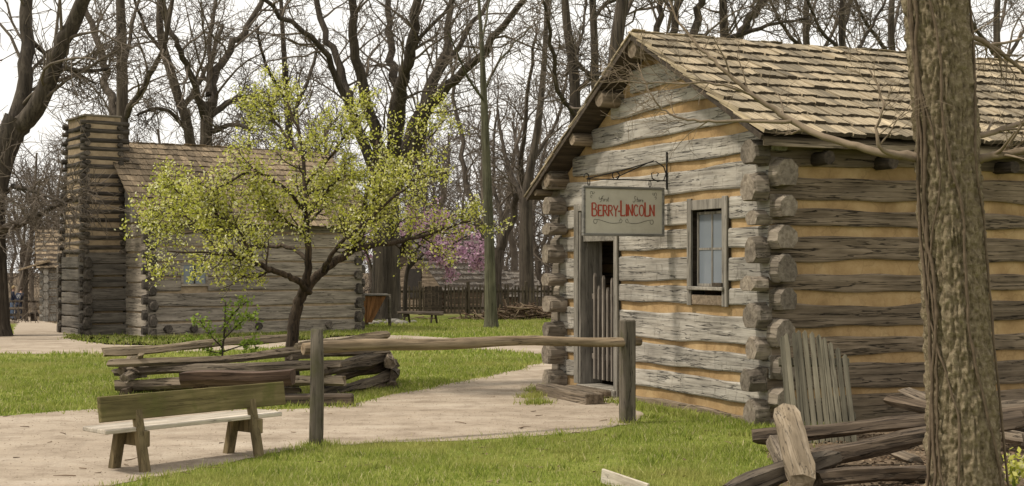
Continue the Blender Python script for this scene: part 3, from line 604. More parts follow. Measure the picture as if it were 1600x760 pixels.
for k in range(nl):
    z = k*hl+hl/2; zg = z-hl*.45
    segs = [(-.12, CL+.12)] if not (cwin[2]-.03 < z < cwin[3]+.05) else [(-.12, cwin[0]), (cwin[1], CL+.12)]
    for a, b in segs: obj('log', hewn(b-a, hl-.045, .2, 700+k*5+int(a), .11 if a < 0 else 0, .11 if b > CL else 0, .014, a, .74), (M['cabin_log'], M['dark_head']), lw, (0, .09, z))
    obj('log', hewn(CW+.24, hl-.045, .2, 750+k*5, .11, .11, .014, -.12, .74), (M['cabin_log'], M['dark_head']), gw, (.09, 0, zg+.02), rots)
    obj('log', hewn(CW+.24, hl-.045, .2, 800+k*5, .11, .11, .014, -.12, .74), (M['cabin_log'], M['dark_head']), rw, (CL-.09, 0, zg+.02), rots)
    obj('log', hewn(CL+.24, hl-.045, .2, 850+k*5, .11, .11, .014, -.12, .74), (M['cabin_log'], M['dark_head']), bw, (0, CW-.09, z))
for k, x in enumerate((.42, 1.06, 1.9, 2.7, 3.6, 4.55)): obj('joist_end', round_log(.5, .10, .10, 900+k, 6), M['chimney_log'], lw, (x, -.12, .20), (0, 0, math.pi/2))
cw_ = obj('window', MB().box((cwin[0], -.035, cwin[2]-.06), (cwin[1], .05, cwin[2])).box((cwin[0], -.02, cwin[2]+.001), (cwin[0]+.06, .05, cwin[3])).box((cwin[1]-.06, -.02, cwin[2]+.001), (cwin[1], .05, cwin[3])).box((cwin[0]+.061, -.02, cwin[3]-.06), (cwin[1]-.061, .05, cwin[3])).mesh('window', .004), M['cabin_log'], cab)
for a, b in ((cwin[0]+.06, (cwin[0]+cwin[1])/2-.015), ((cwin[0]+cwin[1])/2+.015, cwin[1]-.06)): obj('pane', MB().box((a, .008, cwin[2]), (b, .014, cwin[3]-.06)).mesh('pane'), M['pane'], cw_)
obj('mullion', MB().box(((cwin[0]+cwin[1])/2-.015, -.012, cwin[2]), ((cwin[0]+cwin[1])/2+.015, .02, cwin[3]-.06)).mesh('mullion'), M['dark_wood'], cw_)
CX0, CX1 = -.28, CL+.3
mb = MB(); mb.prism([(CX0+.02, -.30, 2.66), (CX0+.02, CRY, CRZ-.05), (CX0+.02, CRY, CRZ-.09), (CX0+.02, -.30, 2.62)], (CX1-CX0-.04, 0, 0))
mb.prism([(CX0+.02, CRY+.002, CRZ-.05), (CX0+.02, CW+.3, 2.66), (CX0+.02, CW+.3, 2.62), (CX0+.02, CRY+.002, CRZ-.09)], (CX1-CX0-.04, 0, 0))
croof = obj('roof', mb.mesh('roof'), M['dark_wood'], cab)
shingle_slope(croof, CX0, CX1, (-.36, 2.66), (CRY, CRZ), .17, .25, .5, .022, 'shingle_b', 'shingle_b_many', 300, 21)
shingle_slope(croof, CX0, CX1, (CW+.36, 2.66), (CRY, CRZ), .17, .25, .5, .022, 'shingle_b', 'shingle_b_many', 0, 22, away=True)
for k in range(9):                              # upright boards closing the gable
    y = .12+k*.54; y1 = min(y+.525, CW-.1); zt = lambda q: 2.62+(CRZ-.12-2.62)*(1-abs(q-CRY)/(CRY+.3))
    yy = [y]+([CRY] if y < CRY < y1 else [])+[y1]
    obj('board', MB().prism([(-.02, y, CE-.1)]+[(-.02, q, zt(q)-.04) for q in yy]+[(-.02, y1, CE-.1)], (.03, 0, 0)).mesh('board', .003), M['grey_board'], gw)
# chimney: hewn firebox below, round cob-work above
ch = obj('chimney', MB().prism([(-.92, 1.65, -.05), (-.05, 1.65, -.05), (-.05, 3.40, -.05), (-.92, 3.40, -.05)], (0, 0, 2.02)).mesh('chimney'), M['chink_pale'], cab)
V = []; 
for z, x0_, x1_, y0_, y1_ in ((1.971, -.95, -.05, 1.63, 3.42), (5.2, -.89, -.08, 1.745, 3.25)): V += [(x0_, y0_, z), (x1_, y0_, z), (x1_, y1_, z), (x0_, y1_, z)]
obj('flue', MB().add(V, [(0,3,2,1),(4,5,6,7),(0,1,5,4),(1,2,6,5),(2,3,7,6),(3,0,4,7)]).mesh('flue'), M['chink_pale'], ch)
n1 = 7; h1 = 1.99/n1
hv = [hewn(1.22, h1-.035, .16, 950+q, .10, .10, .012, -1.10, .85) for q in range(3)]; hw = [hewn(2.25, h1-.035, .16, 960+q, .13, .13, .012, 1.40) for q in range(3)]
for k in range(n1):
    z = k*h1+h1/2; z2 = z-h1*.5+.03
    obj('log', hv[k % 3], (M['chimney_hewn'], M['dark_head']), ch, (0, 1.63, z)); obj('log', hv[(k+1) % 3], (M['chimney_hewn'], M['dark_head']), ch, (0, 3.42, z))
    obj('log', hw[k % 3], (M['chimney_hewn'], M['dark_head']), ch, (-.94, 0, z2), rots)
n2 = 15; h2 = (5.16-1.99)/n2
rv = [round_log(1.16, .066, .06, 970+q, 8) for q in range(4)]; rw2 = [round_log(1.98, .066, .06, 980+q, 8) for q in range(4)]
for k in range(n2):
    z = 1.99+k*h2+h2*.5; f = (k+.5)/n2
    obj('cob', rv[k % 4], M['chimney_log'], ch, (-1.08+.06*f, 1.66+.11*f, z)); obj('cob', rv[(k+2) % 4], M['chimney_log'], ch, (-1.08+.06*f, 3.40-.17*f, z))
    a = obj('cob', rw2[k % 4], M['chimney_log'], ch, (-.93+.06*f, 1.52+.11*f, z-h2*.5), rots); a.scale = (1-.12*f, 1, 1)
    a = obj('cob', rw2[(k+1) % 4], M['chimney_log'], ch, (-.06-.04*f, 1.52+.11*f, z-h2*.5), rots); a.scale = (1-.12*f, 1, 1)
obj('cap_slab', MB().box((-.95, 1.72, 5.19), (-.05, 3.28, 5.24)).mesh('cap_slab', .01), M['cabin_log'], ch)

# ------------------------------------------------------------------ far cabin beyond the fence, porch building at the left
def far_cabin(name, label, loc, rz, L, W, eave, rise, mat, shm, door, seed, nc=9):
    t = empty(name, loc, rz, label, 'building'); nlg = 7; h = eave/nlg
    w1 = obj('front_wall', MB().box((.1, .03, 0), (L-.1, .15, eave)).mesh('front_wall'), M['chink_pale'], t)
    w2 = obj('gable_wall', MB().box((.03, .15, 0), (.15, W-.1, eave)).prism([(.03, 0, eave), (.03, W/2, eave+rise-.1), (.03, W, eave)], (.1, 0, 0)).mesh('gable_wall'), M['chink_pale'], t)
    w3 = obj('back_wall', MB().box((L-.15, .15, 0), (L-.03, W-.1, eave)).box((.15, W-.15, 0), (L-.15, W-.03, eave)).prism([(L-.1, 0, eave), (L-.1, W/2, eave+rise-.1), (L-.1, W, eave)], (.05, 0, 0)).mesh('back_wall'), M['chink_pale'], t)
    a = hewn(L+.4, h-.05, .2, seed, .17, .17, .015, -.2); b = hewn(W+.4, h-.05, .2, seed+1, .17, .17, .015, -.2)
    for k in range(nlg):
        obj('log', a, M[mat], w1, (0, .09, k*h+h/2)); obj('log', b, M[mat], w2, (.09, 0, k*h+.06), rots)
    for k in range(4):
        f = k/4.; y0, y1 = W/2*f+.15, W-W/2*f-.15
        obj('log', hewn(y1-y0, rise/4-.06, .2, seed+5+k, 0, 0, .015, y0), M[mat], w2, (.06, 0, eave+rise*f*.97+.1), rots)
    mb = MB(); e = .35
    ez = eave-rise*e/(W/2)*.9
    for s in (0, 1):
        y = -e if s == 0 else W+e; c = W/2+(.002 if s else 0)
        mb.prism([(-.35, y, ez+.08), (-.35, c, eave+rise+.08), (-.35, c, eave+rise+.03), (-.35, y, ez+.03)], (L+.7, 0, 0))
    rf = obj('roof', mb.mesh('roof'), M['dark_wood'], t)
    for aw, y in ((False, -e), (True, W+e)): shingle_slope(rf, -.37, L+.37, (y, ez+.10), (W/2, eave+rise+.11), .2, (W/2+e)*1.2/nc, .5, .02, shm, shm, 0, seed+30, away=aw)
    if door: 
        d = obj('doorway', MB().box((-.075, door[0], door[2]), (.0, door[1], door[3])).mesh('doorway'), M['dark'], t)  # solid dark box on the wall; the opening's shade is its colour
    return t
M['shingle_grey'] = wood('grey_shingle', (.075,.064,.054), (.15,.13,.108), (.22,.19,.16), 1, .4, .35, .4, island=True)
p = px(694, 0, 63.); far_cabin('log_cabin', 'low grey cabin with dark doorway behind the picket fence', (p.x, 63, -1.32), R(44), 3.9, 4.6, 2.1, 2.15, 'side_log', 'shingle_grey', (1.55, 2.5, 1.5, 2.85), 40)
p = px(745, 0, 70.); far_cabin('shed', 'plain grey roofed shed farther right behind the fence', (p.x, 70, -1.4), R(12), 2.9, 3.0, 1.65, 1.1, 'side_log', 'shingle_grey', None, 50, 7)
# porch building
pb = px(80, 0, 66.); pz = gz(pb.x, 66)
por = far_cabin('log_house', 'pale log house with shingled porch, left behind the chimney', (pb.x-.35, 66, pz), R(20), 4.5, 4.5, 2.75, 1.7, 'front_log', 'shingle_b_many', None, 55)
por.children[3].location.z += 0
obj('porch_roof', MB().prism([(-1.15, -.3, 2.42), (.25, -.3, 2.86), (.25, -.3, 2.965), (-1.15, -.3, 2.48)], (0, 4.9, 0)).mesh('porch_roof'), M['shingle_b'], por)
for y in (-.1, 2.2, 4.3): obj('porch_post', MB().box((-.9, y-.09, 0), (-.72, y+.09, 2.5)).mesh('porch_post', .01), M['dark_wood'], por)
obj('porch_bench', MB().box((-.62, .0, .34), (-.25, 1.5, .4)).box((-.58, .1, 0), (-.3, .2, .34)).box((-.58, 1.3, 0), (-.3, 1.4, .34)).mesh('porch_bench', .005), M['dark_wood'], por)
# far rail fence beside it
fr = empty('rail_fence', (pb.x-5.2, 68, gz(-26, 68)), 0, 'far low rail fence between the big left tree and the log house', 'fence')
for z in (.3, .62, .95): obj('rail', split_rail(4.8, .14, .12, 77+int(z*10)), M['rail'], fr, (0, 0, z))
for x in (.2, 2.4, 4.5): obj('post', round_log(1.15, .07, .06, 90+int(x)), M['post'], fr, (x, .08, 0), (0, -math.pi/2, 0))

# ------------------------------------------------------------------ picket fence at the back
FD = 53.; fx0, fx1 = (578-800)/F*FD, (905-800)/F*FD; fz = gz(-2, FD)
pf = empty('picket_fence', ((fx0+fx1)/2, FD, fz), 0, 'long dark weathered picket fence across the back of the lawn', 'fence')
for z, y in ((.22, .03), (.86, .03)): obj('fence_rail', MB().box((fx0-pf.location.x, y, z), (fx1-pf.location.x, y+.05, z+.09)).mesh('fence_rail', .005), M['picket'], pf)
pk = [MB().prism([(-.036, 0, .06), (.036, 0, .06), (.034, 0, 1.06+h), (.0, 0, 1.14+h), (-.034, 0, 1.06+h)], (0, .022, 0)).mesh('picket', .003) for h in (0, .03, -.04, .06)]
rr = random.Random(5); x = fx0+.05
while x < fx1:
    gx_ = (x/FD*F+800)
    if not (663 < gx_ < 692): obj('picket', rr.choice(pk), M['picket'], pf, (x-pf.location.x, 0, rr.uniform(-.03, .03)), (0, rr.uniform(-.03, .03), 0))
    x += .135*rr.uniform(.9, 1.12)
for gx_ in (656, 731, 760, 822, 865): boxo('fence_post', (.13, .13, 1.35), M['picket'], pf, ((gx_-800)/F*FD-pf.location.x, .16, .62), (0, 0, 0), .01)
gt = empty('board_gate', ((677-800)/F*FD, FD-.02, fz), 0, 'dark close-boarded gate set in the picket fence', 'gate')
for k in range(5): obj('board', MB().box((-.34+k*.137, 0, .05), (-.34+k*.137+.13, .025, 1.1+.02*(k % 2))).mesh('board', .003), M['dark_wood'], gt)
for z in (.3, .85): obj('ledge', MB().box((-.34, .026, z), (.34, .06, z+.09)).mesh('ledge', .003), M['dark_wood'], gt)

# ------------------------------------------------------------------ worm fence of split rails, log bench
RF = empty('rail_fence', gp(400, 618), 0, 'zigzag split rail fence around the foot of the leafy tree', 'fence')
def rail_of(par, a, b, Da, Db, w, h, mat, seed, bend=0.):
    A, B = px(*a, Da), px(*b, Db); o = obj('rail', split_rail((B-A).length, w, h, seed, bend), M[mat], par); base = par.location
    return aim(o, A-base, B-base, random.Random(seed).uniform(-.3, .3))
for k, (a, b, Da, Db, w, h, mat, bd) in enumerate((
    ((163,548),(459,527),17.3,18.4,.14,.10,'rail_pale',-.03), ((170,568),(478,545),17.1,17.55,.15,.11,'rail',-.06), ((178,583),(533,567),17.35,17.0,.17,.115,'rail',0),
    ((180,601),(537,596),17.3,16.95,.17,.15,'rail',.0), ((186,612),(470,612),17.45,17.2,.15,.10,'rail_dark',0),
    ((462,541),(606,524),17.0,18.7,.14,.10,'rail_pale',0), ((455,560),(604,549),17.2,18.5,.13,.08,'rail',0), ((500,577),(604,556),16.9,18.6,.17,.15,'rail',0), ((500,615),(621,582),16.9,18.6,.16,.12,'rail',-.03), ((505,598),(618,570),17.2,18.9,.13,.10,'rail_dark',0), ((506,616),(618,601),17.1,18.5,.15,.09,'rail_dark',0))):
    rail_of(RF, a, b, Da, Db, w, h, mat, 1200+k*13, bd)
for k, (a, b, Da, Db, w, h, mat) in enumerate((((186,578),(214,556),17.2,18.3,.13,.12,'rail_pale'), ((196,589),(218,578),16.7,17.8,.17,.13,'rail'), ((192,618),(214,606),16.8,17.9,.16,.13,'rail_dark'), ((222,553),(206,590),17.1,17.5,.08,.07,'rail_pale'),
    ((606,570),(600,548),18.2,19.2,.16,.14,'rail'), ((612,585),(604,562),18.3,19.3,.16,.14,'rail'), ((616,604),(606,590),18.1,19.2,.17,.14,'rail_dark'))): rail_of(RF, a, b, Da, Db, w, h, mat, 1400+k*11)
lb = empty('log_bench', gp(372, 632), 0, 'half-log bench with reddish bark in front of the zigzag fence', 'bench')
A, B = px(286, 590, 16.05), px(458, 587, 16.0)
o = obj('seat', (lambda L: loft([[(L*f, y*(1+.03*math.sin(9*f+y)), z+.012*math.sin(7*f)) for y, z in ((-.17,.06),(.17,.06),(.16,-.02),(.09,-.11),(-.08,-.115),(-.155,-.03))] for f in [q/12 for q in range(13)]], 'seat'))((B-A).length), M['red_log'], lb); aim(o, A-lb.location, B-lb.location)
for a, b in (((306,600),(303,630)), ((318,600),(326,627)), ((430,598),(434,628)), ((420,598),(412,629))):
    q0, q1 = px(*a, 16.1), px(*b, 16.15); o = obj('leg', round_log((q1-q0).length, .05, .042, 33+a[0]), M['red_log'], lb); aim(o, q0-lb.location, q1-lb.location)
gb_ = boxo('ground_beam', (.82, .26, .13), M['rail_dark'], None, gp(497, 633)+Vector((0, 0, .06)), (0, 0, R(4)), .02); tag(gb_, 'short dark beam lying on the ground right of the half-log bench', 'beam')

# ------------------------------------------------------------------ hitching rail
P1, P2 = gp(492, 698), gp(980, 661)
hr = empty('hitching_rail', (P1+P2)/2, 0, 'round pole hitching rail on two grey posts before the store', 'hitching rail')
hb = hr.location
o = obj('post', round_log(1.17, .068, .062, 41, 8, .008, x0=-.12), M['post'], hr, P1-hb, (0, -math.pi/2, 0)); M_post_rot = None
o.data.materials.clear(); o.data.materials.append(wood('grey_brown_post_upright', (.075,.064,.047), (.14,.118,.088), (.21,.18,.137), 0, .7, .2, .5, moss=(.085,.08,.04)))
o2 = obj('post', MB().box((-.14, -.075, -.065), (1.06, .07, .065)).mesh('post', .012), o.data.materials[0], hr, P2-hb, (0, -math.pi/2, R(23)))
A, B = px(473, 548, 12.38), px(999, 532, 14.22); o = obj('pole', round_log((B-A).length, .062, .048, 44, 10, .016, .02), M['pole'], hr); aim(o, A-hb, B-hb)

# ------------------------------------------------------------------ garden bench seen from behind
bA, bB = gp(224, 738), gp(402, 714); bdir = (bB-bA).normalized(); brz = math.atan2(bdir.y, bdir.x); bl = (bB-bA).length
be = empty('park_bench', (bA+bB)/2, brz, 'plank bench with olive backrest seen from behind beside the path', 'bench')
# local x along the bench, +y away towards the seat
HB = bl/2
br_ = boxo('backrest', (1.84, .042, .20), M['bench'], be, (.01, .085, .508), (R(-9), 0, 0), .006)
for k in range(3): boxo('seat_plank', (1.76, .115, .034), M['bench_seat'], be, (.0+.012*k, .10+.122*k, .335), (R(2), 0, R(.3*k)), .005)
for s in (-1, 1):
    x = s*HB
    o = obj('back_post', MB().prism([(-.038, -.035, 0), (.038, -.035, 0), (.034, .105, .59), (-.034, .105, .59)], (0, -.06, .0)).mesh('back_post', .006), M['bench_leg'], be, (x, .04, 0))
    boxo('crosspiece', (.05, .40, .125), M['bench_leg'], be, (x+.04, .20, .255), (0, 0, 0), .006)
    obj('front_leg', MB().prism([(-.04, .38, 0), (.04, .38, 0), (.04, .30, .318), (-.04, .30, .318)], (0, -.07, 0)).mesh('front_leg', .006), M['bench_leg'], be, (x-.03, 0, 0))

# ------------------------------------------------------------------ picket gate leaning on the store, tumbled rails, plank
lg = empty('leaning_gate', (2.53, 12.48, 0), R(-2), 'grey green picket gate panel leaning on the store side wall', 'gate')
tilt = R(-30)
for k in range(11):
    x = k*.0575; h = 1.10+.06*math.sin(min(1, k/4.)*1.57)-.0052*max(0, k-3)**2; r_ = random.Random(k)
    obj('picket', MB().prism([(-.0245, 0, 0), (.0245, 0, 0), (.0235, 0, h-.02), (.005, 0, h+.01), (-.0235, 0, h-.025)], (0, .022, 0)).mesh('picket', .004), M['gate'], lg, (x, 0, .0), (tilt, r_.uniform(-.012, .012), 0))
for z in (.25, .80): obj('cross_rail', MB().box((-.04, .024, z), (.62, .06, z+.08)).mesh('cross_rail', .005), M['gate'], lg, (0, 0, 0), (tilt, 0, 0))
def loose(a, b, Da, Db, w, h, mat, seed, label, nm='fallen_rail', bend=0., roll=0.):
    A, B = px(*a, Da), px(*b, Db); o = obj(nm, split_rail((B-A).length, w, h, seed, bend), M[mat]); aim(o, A, B, roll); tag(o, label, 'rail', 'tumbled rails by the near trunk'); return o
loose((1178,686),(1640,640),11.95,12.1,.16,.125,'rail_dark',2001,'long dark rail lying in front of the leaning picket gate', bend=.02)
loose((1262,712),(1600,655),10.95,11.35,.18,.14,'rail_dark',2002,'thick dark rail sloping up to the near trunk below the long rail')
loose((1136,772),(1304,710),9.35,10.25,.19,.15,'rail',2003,'grey rail running out of the bottom edge under the upright slab')
loose((1275,754),(1530,733),9.75,10.44,.15,.12,'rail_dark',2004,'lowest dark rail on the bare soil left of the near trunk')
loose((1386,624),(1470,644),12.9,12.5,.16,.12,'rail_dark',2005,'short dark rail end poking out beside the trunk')
loose((1418,612),(1500,640),13.0,12.3,.22,.05,'rail',2006,'flat grey lichened slab on top of the rails by the trunk')
loose((1395,655),(1480,668),12.6,12.2,.2,.14,'rail',2007,'grey chunk under the short rail end by the trunk')
loose((1535,640),(1700,640),12.7,12.9,.15,.12,'rail',2008,'upper rail coming out right of the near trunk')
loose((1550,662),(1720,705),12.4,11.6,.2,.15,'rail_dark',2009,'thick dark rail leaving the frame right of the trunk')
loose((1540,678),(1600,690),12.0,11.8,.2,.12,'rail',2010,'stubby grey rail end right of the trunk')
loose((1365,692),(1430,716),11.6,11.2,.14,.08,'rail',2011,'small broken slab lying on the bare soil')
o = loose((1222,640),(1254,757),10.4,9.45,.21,.12,'rail_pale',2012,'pale split slab tilted up against the tumbled rails','split_slab', .02, .5)
loose((1208,684),(1234,742),11.2,10.5,.16,.12,'rail',2013,'rough grey block behind the pale tilted slab')
pl_a, pl_b = px(941, 742, 10.1), px(1018, 768, 9.75)
o = obj('plank', MB().box((0, -.012, -.06), (.9, .012, .045)).mesh('plank', .003), M['bench_seat']); aim(o, pl_a, pl_a+(pl_b-pl_a)*1.2); tag(o, 'pale plank end sticking into the lower edge of the lawn', 'plank')
o.scale = (.5, 1, 1)

# ------------------------------------------------------------------ ash hopper, far bench, stones, brush
hD = 38.5; hp = px(577, 0, hD); hzz = gz(hp.x, hD)
ah = empty('ash_hopper', (hp.x, hD, hzz), R(8), 'orange wooden V-shaped ash hopper at the right corner of the chimney cabin', 'hopper')
for k in range(5): 
    x0_ = -.16+.0*k; a = -.18+k*.13
    obj('plank', MB().prism([(-.12+.02*k, -.3, .12), (-.12+.045*k, -.3, .12), (-.2+.135*k+.12, -.3, .86), (-.2+.135*k, -.3, .86)], (0, .03, 0)).mesh('plank', .003), M['orange_wood'], ah)
obj('bin', MB().prism([(-.12, -.265, .12), (.0, -.265, .12), (.45, -.265, .86), (-.2, -.265, .86)], (0, .6, 0)).mesh('bin'), M['orange_wood'], ah)
obj('lid', MB().box((-.26, -.36, .865), (.52, .40, .91)).mesh('lid', .006), M['grey_board_x'], ah)
obj('foot', MB().box((-.17, -.1, -.05), (-.02, .2, .12)).mesh('foot', .01), M['rail'], ah)
for x in (.58, -.3): obj('upright', round_log(.95, .05, .045, 66), M['post'], ah, (x, .1, -.05), (0, -math.pi/2, 0))
bD = 41.; bp_ = px(656, 0, bD); fb = empty('low_bench', (bp_.x, bD, gz(bp_.x, bD)), R(-3), 'low dark bench on splayed legs before the picket fence', 'bench')
obj('seat', split_rail(1.35, .24, .09, 3001), M['dark_wood'], fb, (-.66, 0, .33))
for x, dx in ((-.42, -.06), (-.36, .05), (.38, -.04), (.44, .07)):
    A = Vector((x, .0, .32)); B = Vector((x+dx, .12 if dx > 0 else -.1, -.02)); o = obj('leg', round_log((B-A).length, .035, .03, 55), M['dark_wood'], fb); aim(o, A, B)
def rock(r, seed):
    bm = bmesh.new(); bmesh.ops.create_icosphere(bm, subdivisions=2, radius=r)
    for v in bm.verts: v.co *= 1+.35*mnoise.noise(v.co*(2.2/r)+Vector((seed, 0, 0))); v.co.z *= .5
    me = bpy.data.meshes.new('stone'); bm.to_mesh(me); bm.free(); return me
rk = random.Random(9)
for k, (x, D, slab_lab) in enumerate(((584,40.4,'leftmost pale flat stone, beside the hopper foot'),(594,41.4,'second flat stone from the hopper at the foot of the huge tree'),(605,40.6,'middle flat stone before the foot of the huge tree'),(615,41.6,'flat stone between the huge tree and the low bench'),(627,40.5,'flat stone under the left legs of the low bench'),(646,41.9,'rightmost flat stone, behind the low bench'))):
    p = px(x, 0, D); o = obj('stone', rock(rk.uniform(.13, .26), k*3.1), M['stone'], None, (p.x, D, gz(p.x, D)+.03), (0, 0, rk.uniform(0, 3))); tag(o, slab_lab, 'stone', 'stones at the foot of the big tree')
bt = Tubes(); rb = random.Random(3)
for k in range(420):
    cx_ = rb.gauss(0, 1.0); X = px(815, 0, 46).x+cx_*1.1; D = 46+rb.gauss(0, .5); h = max(.03, .5*math.exp(-cx_*cx_)*rb.random()); L = rb.uniform(.3, 1.1)
    d = Vector((rb.uniform(-1, 1), rb.uniform(-.7, .7), rb.uniform(-.25, .25))).normalized()*L; c = Vector((X, D, gz(X, D)+h)); bt.add([c-d/2, c+d*.1+Vector((0,0,rb.uniform(-.04,.06))), c+d/2], [rb.uniform(.008, .03)]*3, 4)
o = kind(obj('brush_pile', bt.mesh('brush_pile'), M['litter']), 'stuff'); tag(o, 'low brown pile of brushwood before the fence near the store', 'brush')

# ------------------------------------------------------------------ trees
def unit(v): return v/(np.linalg.norm(v)+1e-9)
def branch(rng, base, d, L, r, level, cfg, out):
    n = max(3, int(L/cfg['seg'])+1) if level < cfg['max'] else 3
    n = min(n, 9); P = [base]; D_ = [d]; wig = cfg['wig']*(1.15 if level else .7)
    for k in range(n):
        d = unit(d+rng.normal(0, wig, 3)+np.array((0, 0, cfg['up']*(1 if level < 2 else .5)))); P.append(P[-1]+d*L/n); D_.append(d)
    P = np.array(P); tip = .3 if level < cfg['max'] else .45; rad = np.linspace(r, r*tip, n+1); out.append((level, P, rad))
    if level >= cfg['max']: return
    shoots(rng, P, rad, D_, L, level, cfg, out)
def shoots(rng, P, rad, D_, L, level, cfg, out, lo=None):
    nc = cfg['n'][level]; m = len(P)-1
    for c in range(nc):
        f = (cfg['lo'] if lo is None else lo)+(1-(cfg['lo'] if lo is None else lo))*(c+rng.random())/nc; f = min(f, .995)*m; k = int(f); t = f-k
        b = P[k]*(1-t)+P[k+1]*t; rr = rad[k]*(1-t)+rad[k+1]*t; d0 = D_[min(k+1, m)]
        a = rng.normal(0, 1, 3); a = unit(a-d0*np.dot(a, d0)); ang = rng.uniform(*cfg['ang'])
        d = unit(d0*math.cos(ang)+a*math.sin(ang)); Lc = L*rng.uniform(*cfg['len'])*(1.1-.45*f/m); Lc = max(Lc, cfg['minl']); rc = max(min(rr*rng.uniform(.35, .6), cfg.get('cap', .042)*(.62**level)), cfg['minr'])
        branch(rng, b, d, Lc, rc, level+1, cfg, out)
OAK = dict(seg=.5, wig=.2, up=.03, max=3, n=(8, 6, 5), lo=.12, ang=(.45, 1.15), len=(.32, .62), minl=.5, minr=.011)
def spline(P, rad, k=4):
    P = np.asarray(P, float); n = len(P); t = np.linspace(0, n-1, (n-1)*k+1); i0 = np.clip(t.astype(int), 0, n-2); f = (t-i0)[:, None]
    A = P[np.clip(i0-1, 0, n-1)]; B = P[i0]; C = P[i0+1]; E = P[np.clip(i0+2, 0, n-1)]
    Q = .5*(2*B+(C-A)*f+(2*A-5*B+4*C-E)*f**2+(3*B-A-3*C+E)*f**3); return Q, np.interp(t, np.arange(n), rad)
def tubes_from(out, lv, sides, tb=None):
    tb = tb or Tubes()
    for l_, P, rad in out:
        if l_ in lv: tb.add(P, rad, sides[l_])
    return tb
def bare_tree(name, label, base, limbs, seed, cfg=OAK, group=None, bark='bark_dark', twig='twig', flare=None, rootcfg=None):
    """limbs: lists of (world point, radius); the first is the trunk"""
    rng = np.random.default_rng(seed); t = empty(name, base, 0, label, 'tree', group); b = np.array(base); trunk = Tubes(); out = []
    for k, limb in enumerate(limbs):
        P, rad = spline([np.array(p)-b for p, r in limb], [r for p, r in limb], 5)
        w = rng.normal(0, .018, P.shape)*(0 if k == 0 else 1); P = P+w*np.linalg.norm(P[-1]-P[0])*.35
        trunk.add(P, rad, 14 if k == 0 else 9)
        L = np.linalg.norm(np.diff(P, axis=0), axis=1).sum(); D_ = [unit(q) for q in np.gradient(P, axis=0)]
        if k or len(limbs) == 1: shoots(rng, P, rad, D_, min(L, 7.), 0, cfg, out, .08 if k else .35)
    obj('trunk', trunk.mesh('trunk'), M[bark], t); obj('crown', tubes_from(out, (1, 2, 3, 4), {1: 6, 2: 4, 3: 3, 4: 3}).mesh('crown'), M[twig], t); return t
def lp(D, *q): return [(px(x, y, D+(d[0] if d else 0)), w/2/F*D*(.72 if 30 < D and y < 330 else .92)) for x, y, w, *d in q]

# big many-limbed tree behind the leafy one
g0 = px(602, 0, 45); base = (g0.x, 45, gz(g0.x, 45)); yb = HOR+(CAMZ-base[2])*F/45
bare_tree('oak_tree', 'huge bare tree with many thick limbs behind the leafy tree', base, [
    lp(45, (602,yb+4,66),(603,470,50),(604,380,46),(606,300,48),(608,240,56)), lp(45, (598,270,34),(585,197,26,-.5),(558,91,21,-1),(546,0,17,-1.5),(530,-130,10,-2)), lp(45, (596,280,28),(552,180,18,.5),(530,110,17,1),(503,24,14,1.5),(470,-110,8,2)),
    lp(45, (594,290,24),(532,135,14,-1),(495,71,12,-2),(440,24,10,-3),(380,-50,6,-4)), lp(45, (612,260,34),(619,158,25,1),(609,79,17,2),(607,0,14,2.5),(600,-140,8,3)), lp(45, (614,260,34),(624,166,30,-1.),(637,99,24,-2),(653,22,19,-2.5),(668,-120,10,-3)),
    lp(45, (618,280,32),(653,178,26,.5),(686,108,19,1),(698,50,15,1.5),(716,-100,9,2)), lp(45, (620,290,34),(676,165,22,-1.5),(740,99,17,-3),(818,0,11,-5),(880,-80,6,-6)), lp(45, (660,180,18,.5),(705,90,13,2),(763,0,10,3),(810,-80,6,4)),
    lp(45, (636,95,12,-2),(665,50,8,-2.5),(735,-25,6,-3))], 5, dict(OAK, n=(9, 6, 4)))
# forked tree at the left edge
g0 = px(-14, 0, 32); base = (g0.x, 32, 0)
bare_tree('oak_tree', 'dark forked tree at the left edge beside the path', base, [
    lp(32, (-16,530,92),(-14,505,62),(-13,420,50),(-10,320,48),(6,240,52),(28,185,58)), lp(32, (22,215,40),(38,120,32,.3),(46,20,27,.6),(52,-110,18,1)), lp(32, (30,205,44),(68,140,38,-.3),(102,60,34,-.6),(142,-20,28,-1),(190,-130,16,-2)),
    lp(32, (-6,365,18),(40,345,13,-.5),(82,325,9,-1),(118,308,6,-1.5)), lp(32, (86,105,13,-.4),(130,112,9,0),(175,108,6,.5)), lp(32, (12,300,16),(-30,240,11,.5),(-70,150,7,1)), lp(32, (46,60,13,.5),(90,100,8,1.5),(150,130,5,2.5)),
    lp(32, (20,290,12),(60,300,8,-1),(105,320,5,-2))], 6, dict(OAK, n=(9, 6, 4)))
